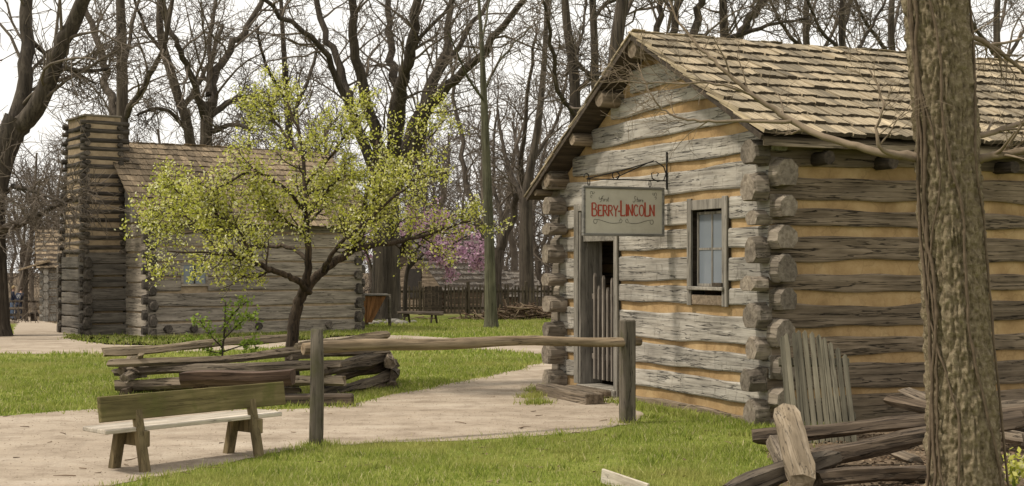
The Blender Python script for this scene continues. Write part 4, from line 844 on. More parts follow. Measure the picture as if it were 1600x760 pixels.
# trees behind the chimney cabin
def quick(name, label, D, limbs, seed, cfg=OAK, group='bare trees behind the buildings', **kw):
    x0 = limbs[0][0][0]; g = px(x0, 0, D); z = gz(g.x, D); ybot = HOR+(CAMZ-z)*F/D
    limbs = [list(q) for q in limbs]; limbs[0] = [(x0, ybot+3, limbs[0][0][2]*1.5)]+limbs[0]
    return bare_tree(name, label, (g.x, D, z), [lp(D, *q) for q in limbs], seed, cfg, group, **kw)
quick('oak_tree', 'twin stemmed bare tree rising behind the log chimney', 43, [[(190,430,32),(191,170,25),(190,60,22),(188,0,19),(186,-120,10)], [(190,250,22),(172,150,18,1),(160,90,16,2),(140,20,14,3),(120,-90,8,4)], [(192,190,16),(232,120,12,-1),(260,60,10,-2),(272,-40,7,-2)], [(190,120,10),(210,20,7,1),(225,-60,5,2)]], 7)
quick('oak_tree', 'crooked bare tree standing above the middle of the cabin roof', 44, [[(322,430,34),(322,220,26),(326,160,30)], [(324,190,22),(335,120,18,1),(365,70,16,2),(400,20,13,3),(430,-60,8,4)], [(322,190,20),(300,120,14,-1),(276,70,12,-2),(258,20,9,-2),(250,-60,6,-3)], [(330,180,16),(362,158,13,1),(395,150,9,2)], [(335,205,13),(365,195,9,-1),(400,205,6,-2)], [(328,150,14),(330,60,10,2),(345,-40,7,3)]], 8)
quick('oak_tree', 'leaning bare tree between the chimney and the crooked tree', 47, [[(300,430,32),(298,230,22),(275,140,20),(252,60,17),(250,0,14),(255,-100,8)], [(285,170,13),(320,110,10,1),(350,40,8,2)], [(262,90,10),(225,40,7,-1),(205,-30,5,-2)], [(290,200,10),(255,170,8,-1),(215,180,5,-2)]], 9)
quick('oak_tree', 'slender bare tree above the right end of the cabin roof', 50, [[(450,430,24),(452,230,17),(446,120,13),(440,20,9),(436,-80,6)], [(450,200,10),(480,130,8,1),(500,60,6,2)], [(448,160,9),(415,100,7,-1),(400,40,5,-2)]], 10)
# slim green-barked tree in the middle
g0 = px(767, 0, 37.5); base = (g0.x, 37.5, gz(g0.x, 37.5))
M['bark_green'] = wood('mossy_bark', (.06,.055,.032), (.105,.10,.062), (.15,.145,.095), 2, .5, .2, .6, freq=.8)
bare_tree('young_tree', 'slim straight tree with greenish bark before the picket fence', base, [lp(37.5, (768,516,32),(767,490,22),(765,400,18),(761,280,20),(756,150,15),(752,60,9),(744,-60,5)), lp(37.5, (756,140,7),(785,90,5,1),(830,40,3,2)), lp(37.5, (757,160,6),(725,110,5,-1),(700,50,3,-2)), lp(37.5, (753,70,6),(765,0,4,1),(780,-60,3,1))], 12, dict(OAK, n=(7, 4, 3)), bark='bark_green')
quick('oak_tree', 'bare forked tree behind the fence right of the slim tree', 60, [[(770,440,30),(776,390,26)], [(772,400,18),(745,350,14,0),(728,280,12,1),(715,180,9,2),(700,60,6,3)], [(778,400,18),(800,340,14,0),(815,260,11,-1),(822,150,8,-2),(840,40,5,-3)], [(790,360,9),(770,280,7,1),(775,180,5,2)]], 13)
quick('oak_tree', 'dark bare tree just left of the store eave', 57, [[(823,440,26),(822,340,22),(826,280,20),(840,200,16),(850,100,12),(855,-20,8)], [(823,330,12),(795,260,9,1),(775,170,6,2)], [(832,250,10),(870,190,7,1),(890,100,5,2)]], 14)
# trees behind the store
quick('oak_tree', 'bare tree left of the store gable with crooked side limbs', 36, [[(905,430,34),(900,250,26),(897,120,23),(886,40,19),(878,-60,13)], [(898,180,12),(870,140,10,-1),(862,70,8,-2),(850,0,6,-3)], [(898,150,11),(925,120,9,0),(960,112,7,1)], [(893,100,8),(910,50,6,1),(918,-20,5,2)]], 15)
quick('oak_tree', 'straight bare tree seen just left of the store roof peak', 38, [[(932,430,26),(931,200,18),(929,80,17),(926,0,15),(924,-90,10)], [(930,130,9),(905,105,7,-1),(880,120,5,-2)], [(928,30,10),(950,5,8,1),(985,-5,6,2)]], 16)
quick('oak_tree', 'thickest bare trunk rising behind the store roof peak', 35, [[(958,430,44),(956,200,33),(962,80,30),(974,-10,27),(984,-120,18)], [(968,40,12),(1000,-20,9,1),(1040,-60,6,2)]], 17)
quick('oak_tree', 'multi stemmed bare tree above the left part of the store ridge', 39, [[(1040,430,40),(1042,200,34)], [(1040,220,20),(1026,60,15,0),(1036,-20,12,0),(1046,-100,8,0)], [(1042,220,22),(1050,60,18,1),(1066,-10,16,1),(1080,-110,9,1)], [(1046,220,22),(1085,50,19,1),(1098,-20,16,1),(1106,-110,9,1)], [(1055,30,9,1),(1030,-20,7,2),(1010,-60,5,3)]], 18)
quick('oak_tree', 'forked bare tree above the store ridge left of the near trunk', 41, [[(1140,430,44),(1138,150,34),(1136,70,34)], [(1134,80,22),(1130,20,19,0),(1128,-60,13,0)], [(1142,85,24),(1165,40,19,1),(1190,5,16,1),(1230,-60,10,1)], [(1140,60,12),(1200,40,8,0),(1260,30,5,0)]], 19)
for k, (x, D, lab) in enumerate(((1262, 46, 'first thin bare tree above the store roof'), (1318, 42, 'second thin bare tree above the store roof, nearer the trunk'), (1395, 45, 'thin bare tree hard left of the near trunk above the roof'), (1560, 43, 'thin bare tree right of the near trunk above the roof'))):
    quick('oak_tree', lab, D, [[(x,430,22),(x+4,160,17),(x-3,40,14),(x+6,-80,9)], [(x,110,10),(x+45,40,7,1),(x+75,-20,5,2)], [(x,90,10),(x-45,30,7,-1),(x-70,-40,5,-2)], [(x,50,8),(x+15,-10,6,2)]], 23+k, dict(OAK, n=(9, 6, 4)))

# far wood: a mass of trees nobody could count
def gen_tree(seed, H):
    rng = np.random.default_rng(seed); out = []; n = 6; P = np.cumsum(np.vstack(([0, 0, 0], np.column_stack((rng.normal(0, .25, n), rng.normal(0, .25, n), np.full(n, H*.75/n))))), 0)
    rad = np.linspace(.20, .05, n+1); D_ = [unit(q) for q in np.gradient(P, axis=0)]
    shoots(rng, P, rad, D_, H*.55, 0, dict(OAK, n=(13, 6, 5), wig=.16, up=.06, len=(.35, .62), minr=.016, minl=.8, max=3), out, .1)
    tb = Tubes(); tb.add(P, rad, 6); tubes_from(out, (1, 2, 3), {1: 4, 2: 3, 3: 3}, tb); return tb.arrays()
protos = [gen_tree(60+k, 12.) for k in range(6)]
rng = np.random.default_rng(4); VV, QQ, off = [], [], 0
for k in range(6):                              # one stand of six trees, repeated by the node group over the ground behind
    X, D = ((k % 3)-1)*5.+rng.uniform(-1.5, 1.5), (k//3-.5)*6+rng.uniform(-1.5, 1.5); V, Q = protos[k]; s_ = rng.uniform(.75, 1.15)
    VV.append(V*s_+(X, D, 0)); QQ.append(Q+off); off += len(V)
wo = kind(obj('woodland', np_mesh('woodland', np.concatenate(VV), np.concatenate(QQ)), M['twig'], None, (-6, 100, -1.5)), 'stuff')
ng = bpy.data.node_groups.new('woodland', 'GeometryNodeTree'); ng.interface.new_socket('Geometry', in_out='INPUT', socket_type='NodeSocketGeometry'); ng.interface.new_socket('Geometry', in_out='OUTPUT', socket_type='NodeSocketGeometry')
N_ = ng.nodes; gi, go = N_.new('NodeGroupInput'), N_.new('NodeGroupOutput'); gr_ = N_.new('GeometryNodeMeshGrid'); gr_.inputs['Size X'].default_value = 96; gr_.inputs['Size Y'].default_value = 52; gr_.inputs['Vertices X'].default_value = 9; gr_.inputs['Vertices Y'].default_value = 5
sp = N_.new('GeometryNodeSetPosition'); rp = N_.new('FunctionNodeRandomValue'); rp.data_type = 'FLOAT_VECTOR'; rp.inputs[0].default_value = (-4, -4, -.2); rp.inputs[1].default_value = (4, 4, .1)
ip = N_.new('GeometryNodeInstanceOnPoints'); rr1 = N_.new('FunctionNodeRandomValue'); rr1.data_type = 'FLOAT_VECTOR'; rr1.inputs[0].default_value = (0, 0, 0); rr1.inputs[1].default_value = (0, 0, 6.28); rr1.inputs['Seed'].default_value = 3
rs1 = N_.new('FunctionNodeRandomValue'); rs1.data_type = 'FLOAT'; rs1.inputs[2].default_value = .8; rs1.inputs[3].default_value = 1.2; rs1.inputs['Seed'].default_value = 9
K_ = ng.links.new; K_(gr_.outputs[0], sp.inputs['Geometry']); K_(rp.outputs[0], sp.inputs['Offset']); K_(sp.outputs[0], ip.inputs['Points']); K_(gi.outputs[0], ip.inputs['Instance']); K_(rr1.outputs[0], ip.inputs['Rotation']); K_(rs1.outputs[1], ip.inputs['Scale']); K_(ip.outputs[0], go.inputs[0])
wo.modifiers.new('stand', 'NODES').node_group = ng
# undergrowth on the wood's edge
tb = Tubes()
for k in range(2600):
    D = rng.uniform(56, 80); X = rng.uniform(-.42, .14)*D
    if abs(X+1.5) < 6: D = rng.uniform(74, 85)
    if -26 < X < -17 and 60 < D < 73: continue
    L = rng.uniform(.8, 2.8); b = np.array((X, D, gz(X, D))); d = unit(np.array((rng.normal(0, .4), rng.normal(0, .4), 1.)))
    tb.add([b, b+d*L*.5, b+d*L+rng.normal(0, .15, 3)], [.016, .011, .006], 3)
kind(obj('undergrowth', tb.mesh('undergrowth'), M['twig']), 'stuff')

# ------------------------------------------------------------------ leaves
def leaf_mesh(name, C, size, rng, tris=False):
    n = len(C); a = rng.normal(0, 1, (n, 3)); a /= np.linalg.norm(a, axis=1)[:, None]; b = rng.normal(0, 1, (n, 3)); b -= a*(a*b).sum(1)[:, None]; b /= np.linalg.norm(b, axis=1)[:, None]
    s = rng.uniform(*size, n)[:, None]; V = np.stack((C-a*s*.1, C+a*s*.45+b*s*.33, C+a*s, C+a*s*.45-b*s*.33), 1).reshape(-1, 3); return np_mesh(name, V, np.arange(4*n).reshape(-1, 4), smoothed=False)
def leafy_points(out, lv, per, spread, rng):
    C = []
    for l_, P, rad in out:
        if l_ not in lv: continue
        n = rng.poisson(per*(np.linalg.norm(P[-1]-P[0])/.4))
        t = rng.uniform(.1, 1, n)*(len(P)-1); k = np.minimum(t.astype(int), len(P)-2); f = (t-k)[:, None]; C.append(P[k]*(1-f)+P[k+1]*f+rng.normal(0, spread, (n, 3)))
    return np.concatenate(C)
# the small spring tree in front of the cabin
aD = 18.; A0 = px(456, 0, aD); ab = (A0.x, aD, 0)
apple = empty('apple_tree', ab, 0, 'small spreading tree in fresh yellow green leaf inside the zigzag fence', 'tree')
APL = [lp(aD, (455,612,30),(457,540,21),(461,495,20),(474,458,18),(498,428,16)), lp(aD, (496,430,15),(522,410,14,.1),(545,395,13,.2),(556,380,12,.2),(566,345,9,.4),(575,290,6,.6),(590,220,4,.8)),
       lp(aD, (466,470,15),(478,440,14,-.1),(482,400,12,-.2),(478,340,9,-.2),(476,280,7,0),(468,210,5,.2),(450,160,3,.3)), lp(aD, (484,458,11),(465,440,11,-.3),(440,428,10,-.5),(412,416,9,-.7),(385,404,7,-.9),(345,398,4,-1.2),(262,392,2.5,-1.5)),
       lp(aD, (505,424,9),(512,408,8,-.4),(540,375,6,-.7),(590,330,5,-1),(650,280,3,-1.3)), lp(aD, (552,388,14),(585,383,11,.3),(620,378,8,.5),(670,366,5,.7),(735,345,3,.9)), lp(aD, (480,405,8),(450,385,7,.4),(400,385,6,.8),(330,365,4,1.2),(240,368,2.5,1.6)),
       lp(aD, (478,330,7),(440,290,5,-.4),(390,270,4,-.7),(330,300,3,-1)), lp(aD, (560,365,8),(610,320,6,.5),(650,250,4,.9),(690,190,3,1.2)), lp(aD, (476,290,6),(520,240,4,-.3),(560,180,3,-.5)), lp(aD, (340,368,4,1.),(295,320,3,.6),(265,290,2,.4)), lp(aD, (345,398,4,-1.2),(300,345,3,-.8),(250,330,2,-.5)), lp(aD, (400,410,6,-.8),(370,360,4,-1),(330,330,3,-1)), lp(aD, (470,240,5),(430,190,4,.5),(420,150,3,.8)), lp(aD, (479,345,6),(505,305,4,-.3),(540,268,3,-.6)), lp(aD, (481,375,6),(445,342,4,-.4),(415,312,3,-.6)), lp(aD, (552,382,7),(566,335,5,-.5),(605,292,3,-.8)), lp(aD, (479,350,6),(500,330,4,.5),(520,300,3,.8))]
rng = np.random.default_rng(31); tk = Tubes(); out = []; b = np.array(ab)
ACFG = dict(OAK, seg=.12, wig=.22, up=.05, max=3, n=(15, 7, 3), ang=(.4, 1.15), len=(.32, .56), minl=.12, minr=.0028, lo=.12, cap=.014)
for k, limb in enumerate(APL):
    P, rad = spline([np.array(p)-b for p, r in limb], [r for p, r in limb], 5); P = P+rng.normal(0, .008, P.shape); tk.add(P, rad, 10)
    L = np.linalg.norm(np.diff(P, axis=0), axis=1).sum(); D_ = [unit(q) for q in np.gradient(P, axis=0)]
    if k: shoots(rng, P, rad, D_, min(L, 1.5)*1.0, 0, ACFG, out, .36)
M['bark_apple'] = wood('dark_scaly_bark', (.022,.016,.011), (.06,.043,.029), (.125,.09,.06), 2, .6, .2, .9)
obj('trunk', tk.mesh('trunk'), M['bark_apple'], apple); obj('branches', tubes_from(out, (1, 2, 3), {1: 5, 2: 4, 3: 3}).mesh('branches'), M['bark_apple'], apple)
C = leafy_points(out, (2, 3), 12.5, .03, rng); kind(obj('leaves', leaf_mesh('leaves', C, (.022, .050), rng), M['leaf'], apple), 'stuff')
# sapling left of its trunk
s0 = px(347, 0, 17.8); spl = empty('sapling', (s0.x, 17.8, 0), 0, 'knee-high green sapling sprouting behind the left rails', 'sapling')
out = []; SL = [lp(17.8, (347,612,5),(347,560,4),(351,510,3),(352,472,2)), lp(17.8, (349,545,3),(325,520,2,-.1),(312,500,2,-.1)), lp(17.8, (350,530,3),(375,505,2,.1),(395,492,2,.2)), lp(17.8, (350,515,3),(365,490,2,-.1),(385,472,1.5,-.2)), lp(17.8, (348,550,3),(380,540,2,.2),(400,538,2,.2)), lp(17.8, (348,552,3),(325,548,2,.2),(300,532,2,.2))]
tk = Tubes(); b = np.array((s0.x, 17.8, 0))
for limb in SL:
    P, rad = spline([np.array(p)-b for p, r in limb], [r for p, r in limb], 4); tk.add(P, rad, 5); D_ = [unit(q) for q in np.gradient(P, axis=0)]; shoots(rng, P, rad, D_, .35, 1, dict(ACFG, n=(6, 6, 3), max=2), out, .3)
tubes_from(out, (2,), {2: 3}, tk); obj('stem', tk.mesh('stem'), M['bark_dark'], spl); kind(obj('leaves', leaf_mesh('leaves', leafy_points(out, (2,), 60, .03, rng), (.035, .065), rng), M['leaf_green'], spl), 'stuff')
# redbuds
def redbud(label, D, limbs, seed, per):
    g = px(limbs[0][0][0], 0, D); bs = (g.x, D, gz(g.x, D)); t = empty('redbud_tree', bs, 0, label, 'tree'); b = np.array(bs); tk = Tubes(); out = []; rg = np.random.default_rng(seed)
    for k, q in enumerate(limbs):
        P, rad = spline([np.array(p)-b for p, r in lp(D, *q)], [r for p, r in lp(D, *q)], 4); tk.add(P, rad, 6); D_ = [unit(z) for z in np.gradient(P, axis=0)]
        if k: shoots(rg, P, rad, D_, 1.7, 0, dict(OAK, seg=.3, n=(8, 5, 3), max=2, minl=.35, minr=.012), out, .35)
    tubes_from(out, (1, 2), {1: 4, 2: 3}, tk); obj('trunk', tk.mesh('trunk'), M['bark_dark'], t)
    kind(obj('blossom', leaf_mesh('blossom', leafy_points(out, (1, 2), per*3.5, .06, rg), (.08, .16), rg), M['pink'], t), 'stuff')
redbud('pink blossoming redbud spreading over the far cabin roof', 49.5, [[(633,505,9),(634,440,8),(640,410,7)], [(638,420,6),(665,395,5,.5),(700,385,4,1),(735,365,3,1.2)], [(640,415,6),(660,375,4,0),(690,345,3,0)], [(650,405,4),(685,408,3,-.5),(715,412,2,-1)], [(645,400,4),(630,370,3,-.5),(640,340,2,-1)], [(650,390,4),(675,400,3,-.6),(700,398,2,-1)], [(640,400,4),(665,375,3,.5),(680,350,2,.5)], [(700,385,4,1),(730,395,3,1.2),(748,400,2,1.3)]], 71, 2.6)
redbud('smaller pink redbud between the cabin corner and the huge tree', 47.5, [[(588,505,7),(585,440,6),(583,420,5)], [(584,430,5),(575,400,4,0),(560,375,3,.5)], [(583,425,5),(592,390,4,-.5),(590,350,3,-1)]], 72, 2.)

# ------------------------------------------------------------------ the near trunk at the right, its boughs and vines
nD = 9.3; nb = Vector(((1512-800)/F*nD, nD, 0)); near = empty('near_tree', nb, 0, 'big ridged trunk with climbing vines in front of the store at right', 'tree')
ctr = [(775, 1515, 150), (760, 1510, 114), (600, 1501, 103), (400, 1487, 97), (200, 1476, 96), (0, 1460, 98), (-200, 1446, 92), (-520, 1430, 80)]
zs_, cs_, rs_ = [CAMZ-(y-HOR)*nD/F for y, _, _ in ctr], [(x-800)/F*nD for _, x, _ in ctr], [w/2/F*nD for _, _, w in ctr]
zs_ = [-.12]+zs_; cs_ = [(1518-800)/F*nD]+cs_; rs_ = [.40]+rs_
NR, NA = 640, 170; zz = np.linspace(-.12, zs_[-1], NR); V = []
for z in zz:
    c = np.interp(z, zs_, cs_)-nb.x; r_ = np.interp(z, zs_, rs_)
    for j in range(NA):
        a = 6.28318*j/NA; ca, sa = math.cos(a), math.sin(a); w = mnoise.noise(Vector((ca*2, sa*2, z*1.3)))*1.3
        w2 = mnoise.noise(Vector((ca*6, sa*6, z*7+30)))*.5; q = mnoise.noise(Vector((ca*6.0+w*.4+w2, sa*6.0+w*.4, z*5.2))); q2 = mnoise.noise(Vector((ca*13+w, sa*13, z*9+7))); q3 = mnoise.noise(Vector((ca*28, sa*28, z*26+3)))
        ridge = (1-min(1, abs(q)*3.4)); rr_ = r_*(1+.05*math.sin(3*a+z))+.017*(-ridge)+.022*q2+.016*q3
        V.append((c+rr_*ca, rr_*sa, z))
i = np.arange(NR-1)[:, None]*NA; j = np.arange(NA)[None]; Q = np.stack((i+j, i+(j+1) % NA, i+NA+(j+1) % NA, i+NA+j), -1).reshape(-1, 4)
obj('trunk', np_mesh('trunk', V, Q), M['near_bark'], near)
tv = Tubes(); rv_ = random.Random(8)
for k, (a0, a1, r_, sw_) in enumerate(((-2.75,-2.4,.012,.35),(-2.5,-2.75,.009,.45),(-1.0,-2.35,.009,.6),(-2.2,-2.6,.007,.5),(-.5,-.75,.008,.4),(-2.95,-2.6,.012,.25))):
    P = []
    for z in np.linspace(0, 3.9, 70):
        f = z/3.9; a = a0+(a1-a0)*f+sw_*mnoise.noise(Vector((k*3.7, z*1.1, 0)))+.08*mnoise.noise(Vector((k*5.1, z*6, 2))); rr_ = np.interp(z, zs_, rs_)*1.03+r_*.55+.008
        P.append((np.interp(z, zs_, cs_)-nb.x+rr_*math.cos(a), rr_*math.sin(a), z))
    tv.add(P, [r_*(1+.25*rv_.uniform(-1, 1)) for _ in P], 6)
obj('vines', tv.mesh('vines'), M['vine'], near)
b = np.array(nb); rng = np.random.default_rng(77); tb = Tubes(); out = []
NCFG = dict(OAK, seg=.14, wig=.13, up=.02, max=3, n=(8, 4, 2), lo=.2, ang=(.35, .95), len=(.3, .55), minl=.14, minr=.0022)
for k, q in enumerate(([(1445,246,18),(1380,238,14,.1),(1300,218,12,.3),(1240,191,11,.5),(1177,150,8,.6),(1122,101,6.5,.7),(1090,70,5.5,.8),(1058,29,4,.9),(1030,-40,3,1)], [(1236,190,8,.5),(1160,190,6,.6),(1084,188,4.5,.7),(1040,174,3.5,.8),(1017,148,3,.8),(996,100,2,.9)],
    [(1445,252,12),(1380,236,7,-.2),(1370,200,5,-.2),(1380,160,4,-.1),(1360,110,3,0)], [(1500,262,16),(1545,246,14,-.1),(1600,234,13,-.3),(1700,200,9,-.6)], [(1505,216,12),(1540,210,10,.1),(1600,192,9,.2),(1700,170,6,.3)], [(1177,150,5,.6),(1120,132,4,.6),(1040,130,3,.7),(960,128,2,.8)],
    [(1490,40,12),(1560,80,8,.1),(1620,130,5,.2)], [(1470,30,10),(1530,70,6,.5),(1600,60,4,.8)])):
    P, rad = spline([np.array(p)-b for p, r in lp(nD, *q)], [r for p, r in lp(nD, *q)], 6); P = P+rng.normal(0, .004, P.shape); tb.add(P, rad, 8); D_ = [unit(z) for z in np.gradient(P, axis=0)]; L = np.linalg.norm(np.diff(P, axis=0), axis=1).sum()
    shoots(rng, P, rad, D_, min(L, .95), 0, dict(NCFG, n=(12 if k in (0, 1, 5) else 8, 4, 2)), out, .3)
obj('boughs', tb.mesh('boughs'), M['twig_pale'], near); obj('twigs', tubes_from(out, (1, 2, 3), {1: 5, 2: 3, 3: 3}).mesh('twigs'), M['twig_pale'], near)

# ------------------------------------------------------------------ two visitors on the path
def person(label, loc, rz, joints, radii, bones, region, mats, hair=None):
    me = bpy.data.meshes.new('person'); names = list(joints); me.from_pydata([joints[k] for k in names], [(names.index(a), names.index(c)) for a, c in bones], [])
    o = bpy.data.objects.new('person', me); COL.objects.link(o); o.modifiers.new('skin', 'SKIN'); sb = o.modifiers.new('sub', 'SUBSURF'); sb.levels = sb.render_levels = 2
    lay = me.skin_vertices[0].data if me.skin_vertices else None
    if lay is None:
        bm = bmesh.new(); bm.from_mesh(me); bm.verts.layers.skin.verify(); bm.to_mesh(me); bm.free(); lay = me.skin_vertices[0].data
    for k, nme in enumerate(names): lay[k].radius = radii[nme]; lay[k].use_root = (nme == 'pelvis')
    dg = bpy.context.evaluated_depsgraph_get(); ev = o.evaluated_get(dg); m2 = bpy.data.meshes.new_from_object(ev); o.modifiers.clear(); o.data = m2; bpy.data.meshes.remove(me)
    m2.materials.clear()
    for m_ in mats: m2.materials.append(m_)
    for f in m2.polygons: f.material_index = region(f.center); f.use_smooth = True
    o.location = loc; o.rotation_euler = (0, 0, rz); tag(o, label, 'person'); return o
def flat(name, c, rough=.8):
    m, n, l, b = nodes_of(name); v = _vec(n, l, (1,1,1), False); f = _noise(n, l, v, 14, 4); r = _ramp(n, [(.3, tuple(q*.8 for q in c)), (.7, tuple(min(1, q*1.15) for q in c))]); l.new(f, r.inputs[0]); l.new(r.outputs[0], b.inputs['Base Color']); b.inputs['Roughness'].default_value = rough; return m
skin, navy, jeans, djeans, shoe, blond, brownh, white = flat('skin', (.45,.28,.2)), flat('navy_jacket', (.016,.022,.05)), flat('light_jeans', (.13,.18,.27)), flat('dark_jeans', (.05,.06,.09)), flat('dark_shoe', (.02,.018,.016)), flat('blond_hair', (.42,.30,.15)), flat('brown_hair', (.06,.04,.025)), flat('white_print', (.7,.7,.68))
def figure(label, x, D, rz, lean, hairm, jm, emblem, hand_out, s=1.):
    J = {'pelvis': (0,0,.95), 'spine': (0,.02+lean*.12,1.15), 'chest': (0,.02+lean*.3,1.36), 'neck': (0,.03+lean*.42,1.50), 'head0': (0,.05+lean*.48,1.58), 'head1': (0,.06+lean*.54,1.70)}
    Rr = {'pelvis': (.16,.12), 'spine': (.15,.115), 'chest': (.185,.125), 'neck': (.06,.06), 'head0': (.075,.09), 'head1': (.07,.085)}
    B_ = [('pelvis','spine'),('spine','chest'),('chest','neck'),('neck','head0'),('head0','head1')]
    for sg, n_ in ((-1,'l'),(1,'r')):
        J.update({n_+'sh': (sg*.2,.02+lean*.34,1.42), n_+'el': (sg*.27,.06+lean*.3+hand_out*.05,1.15), n_+'wr': (sg*.2,.2*hand_out+.08+lean*.25,.98+.14*hand_out), n_+'ha': (sg*.18,.26*hand_out+.1+lean*.25,.9+.2*hand_out),
                  n_+'hi': (sg*.10,0,.88), n_+'kn': (sg*.12,.04*sg,.50), n_+'an': (sg*.12,-.02+.06*sg,.10), n_+'to': (sg*.14,.14+.06*sg,.04)})
        Rr.update({n_+'sh': (.08,.085), n_+'el': (.056,.056), n_+'wr': (.036,.036), n_+'ha': (.04,.025), n_+'hi': (.105,.11), n_+'kn': (.07,.072), n_+'an': (.052,.052), n_+'to': (.045,.035)})
        B_ += [('chest',n_+'sh'),(n_+'sh',n_+'el'),(n_+'el',n_+'wr'),(n_+'wr',n_+'ha'),('pelvis',n_+'hi'),(n_+'hi',n_+'kn'),(n_+'kn',n_+'an'),(n_+'an',n_+'to')]
    def reg(c):
        if c.z > 1.5 and abs(c.x) < .12: return 0
        if c.z < .12: return 3
        if c.z < .93 and abs(c.x) < .2 and abs(c.y) < .17: return 2
        if abs(c.x) > .12 and c.z < .96+.12*hand_out and c.y > .1: return 0
        return 1
    X = (x-800)/F*D; o = person(label, (X, D, gz(X, D)+.005), rz, J, Rr, B_, reg, [skin, navy, jm, shoe]); o.scale = (s, s, s)
    bm = bmesh.new(); bmesh.ops.create_icosphere(bm, subdivisions=2, radius=.105)
    for v in bm.verts:
        v.co.z *= 1.05; v.co.y *= 1.08
        if v.co.y > .03 and v.co.z < .03: v.co.y *= .35
    hm_ = bpy.data.meshes.new('hair'); bm.to_mesh(hm_); bm.free(); obj('hair', hm_, hairm, o, (0, .04+lean*.53, 1.69))
    if emblem:
        tbx = Tubes(); yb_ = -.118+lean*.26
        ring = [(.10*math.cos(t), yb_-.015-.0*t, 1.30+.10*math.sin(t)) for t in np.linspace(0, 6.283, 17)]
        tbx.add(ring, [.012]*17, 5); tbx.add([(-.055, yb_-.02, 1.24), (0, yb_-.022, 1.37)], [.014]*2, 5); tbx.add([(.055, yb_-.02, 1.24), (0, yb_-.022, 1.37)], [.014]*2, 5)
        obj('back_print', tbx.mesh('back_print'), white, o)
    return o
figure('blond person in navy jacket and light jeans half behind the left tree', 19, 70.5, R(-70), .05, blond, jeans, False, 1.)
figure('person in navy jacket with white emblem on the back, bending forward', 29, 69.0, R(-8), .55, brownh, djeans, True, .6, .93)

# ------------------------------------------------------------------ grass, litter, pebbles
rng = np.random.default_rng(12)
def foot(m4, x0, x1, y0, y1): return [tuple((m4 @ Vector(q))[:2]) for q in ((x0, y0, 0), (x1, y0, 0), (x1, y1, 0), (x0, y1, 0))]
cab_m = Matrix.Translation(CO) @ Matrix.Rotation(CA, 4, 'Z')
BLOCK = [foot(store_m, .0, LEN, .0, WID), foot(cab_m, 0, CL, 0, CW), foot(cab_m, -1, 0, 1.6, 3.45), soil, path_near, path_back]
def blades(n, D0, D1, x0, x1, hh, ww, seed):
    r = np.random.default_rng(seed); u = r.random(n); D = np.sqrt(D0**2+(D1**2-D0**2)*u); X = (r.uniform(x0, x1, n)-800)/F*D
    X = X+r.normal(0, .02, n); keep = np.ones(n, bool)
    for q in BLOCK:
        jx = r.normal(0, .08, n); jy = r.normal(0, .17, n)
        keep &= ~inpoly(X+jx, D+jy, q)
    if D1 > 34: keep &= ~((D > 31) & (X < (100-800)/F*D) & (X > (20-800)/F*D))
    pat = np.sin(X*2.1+np.sin(D*1.7)*1.3)*np.sin(D*2.6+np.cos(X*1.9))*.6+np.sin(X*5.3+np.cos(D*3.1)*2)*np.sin(D*6.1+np.sin(X*4.3)*1.5)*.5; keep &= r.random(n) < (.66+.42*pat)
    X, D = X[keep], D[keep]; m = len(X); h = r.uniform(*hh, m)*(1+.5*pat[keep])*np.where(r.random(m) < .04, 1.7, 1.); w = r.uniform(*ww, m); a = r.uniform(0, 6.283, m); l = r.normal(0, .45, (m, 2))*h[:, None]; Z = tz(X, D)
    V = np.empty((m, 3, 3)); V[:, 0] = np.column_stack((X-w*np.cos(a), D-w*np.sin(a), Z-.004)); V[:, 1] = np.column_stack((X+w*np.cos(a), D+w*np.sin(a), Z-.004)); V[:, 2] = np.column_stack((X+l[:, 0], D+l[:, 1], Z+h)); return V.reshape(-1, 3)
GVs = [blades(170000, 9.6, 14.8, 60, 1300, (.018, .045), (.0025, .005), 1), blades(150000, 14.8, 24, -30, 930, (.025, .06), (.005, .010), 2), blades(110000, 24, 46, -30, 930, (.03, .075), (.010, .02), 3)]
def clump(pts, n, sp, hh, ww, seed):
    r = np.random.default_rng(seed); o = []
    for p in pts:
        m = n; X = p[0]+r.normal(0, sp, m); D = p[1]+r.normal(0, sp, m); h = r.uniform(*hh, m); w = r.uniform(*ww, m); a = r.uniform(0, 6.283, m); l = r.normal(0, .4, (m, 2))*h[:, None]; Z = tz(X, D)
        V = np.empty((m, 3, 3)); V[:, 0] = np.column_stack((X-w*np.cos(a), D-w*np.sin(a), Z)); V[:, 1] = np.column_stack((X+w*np.cos(a), D+w*np.sin(a), Z)); V[:, 2] = np.column_stack((X+l[:, 0], D+l[:, 1], Z+h)); o.append(V.reshape(-1, 3))
    return np.concatenate(o)
cl = [tuple(gp(q, w)[:2]) for q, w in ((838,612),(830,622),(842,630),(846,618),(835,632),(850,608))]*2+[(P1.x, P1.y-.05), (P1.x+.1, P1.y-.02), (P2.x, P2.y-.05)]+[tuple(S2W(-.25-.1*random.Random(q).random(), .05+q*.18)[:2]) for q in range(16)]+[tuple((cab_m @ Vector((q*.25, -.15, 0)))[:2]) for q in range(22)]
GVs.append(clump(cl, 110, .08, (.035, .09), (.004, .009), 6))
wr = np.random.default_rng(44); wc = []
for k in range(420):
    D = math.sqrt(wr.uniform(9.8**2, 24**2)); X = (wr.uniform(0, 1250)-800)/F*D
    if not any(inpoly(np.array([X]), np.array([D]), q)[0] for q in BLOCK): wc.append((X, D))
GVs.append(clump(wc, 38, .045, (.03, .075), (.005, .011), 8))
fc = [tuple(gp(q, w)[:2]) for q, w in ((190,622),(215,624),(250,622),(300,626),(360,632),(430,636),(470,634),(540,636),(600,606),(618,606),(560,622))]
GVs.append(clump(fc, 90, .10, (.03, .10), (.004, .009), 9))
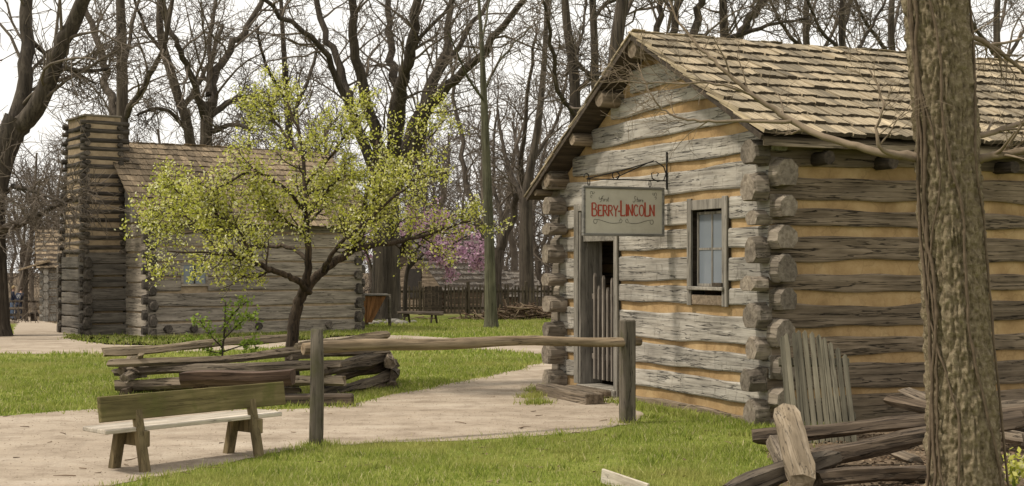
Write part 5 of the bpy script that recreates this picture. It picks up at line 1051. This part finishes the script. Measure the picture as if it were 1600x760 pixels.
V = np.concatenate(GVs); kind(obj('grass', np_mesh('grass', V, None, np.arange(len(V)).reshape(-1, 3), smoothed=False), M['grass']), 'stuff')
# dead leaves on the soil and lawn
n = 5200; D = rng.uniform(9.3, 13.8, n); X = (rng.uniform(1180, 1640, n)-800)/F*D; k_ = inpoly(X, D, soil); X, D = X[k_], D[k_]
n2_ = 420; D2 = rng.uniform(9.8, 22, n2_); X2 = (rng.uniform(0, 1250, n2_)-800)/F*D2; k2 = ~inpoly(X2, D2, path_near); X, D = np.append(X, X2[k2]), np.append(D, D2[k2])
C = np.column_stack((X, D, np.full(len(X), .018)+rng.random(len(X))*.012)); me = leaf_mesh('dead_leaves', C, (.02, .055), rng); v_ = np.empty(len(me.vertices)*3, np.float32); me.vertices.foreach_get('co', v_); v_ = v_.reshape(-1, 3); v_[:, 2] = np.maximum(.009, .016+(v_[:, 2]-.016)*.35); me.vertices.foreach_set('co', v_.ravel()); me.update()
kind(obj('leaf_litter', me, M['litter']), 'stuff')
# small gravel on the path
n = 6000; D = np.sqrt(rng.uniform(9.6**2, 19**2, n)); X = (rng.uniform(-20, 990, n)-800)/F*D; k_ = inpoly(X, D, path_near); X, D = X[k_], D[k_]; m = len(X); s = rng.uniform(.003, .008, m)
oct_ = np.array(((1,0,0),(0,1,0),(-1,0,0),(0,-1,0),(0,0,.7),(0,0,-.3))); of = np.array(((0,1,4),(1,2,4),(2,3,4),(3,0,4),(1,0,5),(2,1,5),(3,2,5),(0,3,5)))
V = (oct_[None]*rng.uniform(.6, 1.2, (m, 6, 1))*s[:, None, None]+np.column_stack((X, D, np.full(m, .007)))[:, None]).reshape(-1, 3); T = (of[None]+(np.arange(m)*6)[:, None, None]).reshape(-1, 3)
M['gravel'] = island_mat('gravel', [(0, (.26,.205,.15)), (.5, (.36,.29,.21)), (1, (.48,.405,.315))], .9)
kind(obj('gravel', np_mesh('gravel', V, None, T, smoothed=False), M['gravel']), 'stuff')
# leafy weed at the lower right corner
# twigs and bark bits dropped along the path and lawn
tk = Tubes(); rt = np.random.default_rng(91)
for k in range(70):
    D = rt.uniform(9.9, 19); X = (rt.uniform(0, 1250)-800)/F*D; L = rt.uniform(.04, .22); a = rt.uniform(0, 6.28); d = np.array((math.cos(a), math.sin(a), 0))*L; c = np.array((X, D, .014)); tk.add([c-d/2, c+rt.normal(0, .01, 3)*(1, 1, .3), c+d/2], [.004, .004, .002], 4)
kind(obj('twig_litter', tk.mesh('twig_litter'), M['litter']), 'stuff')
wp = px(1583, 0, 9.9); wd_ = empty('weed', (wp.x, 9.9, 0), 0, 'yellow green weed at the lower right edge beside the trunk', 'plant')
tk = Tubes(); C = []
for k in range(12):
    e = np.array((rng.normal(0, .09), rng.normal(0, .09), rng.uniform(.12, .3))); tk.add([(0, 0, 0), e*.5+(0, 0, .03), e], [.004, .003, .002], 4); C.append(e*rng.uniform(.5, 1.05, (22, 1))+rng.normal(0, .025, (22, 3)))
obj('stems', tk.mesh('stems'), M['leaf_green'], wd_); obj('leaves', leaf_mesh('leaves', np.concatenate(C), (.03, .055), rng), M['leaf'], wd_)['kind'] = 'stuff'
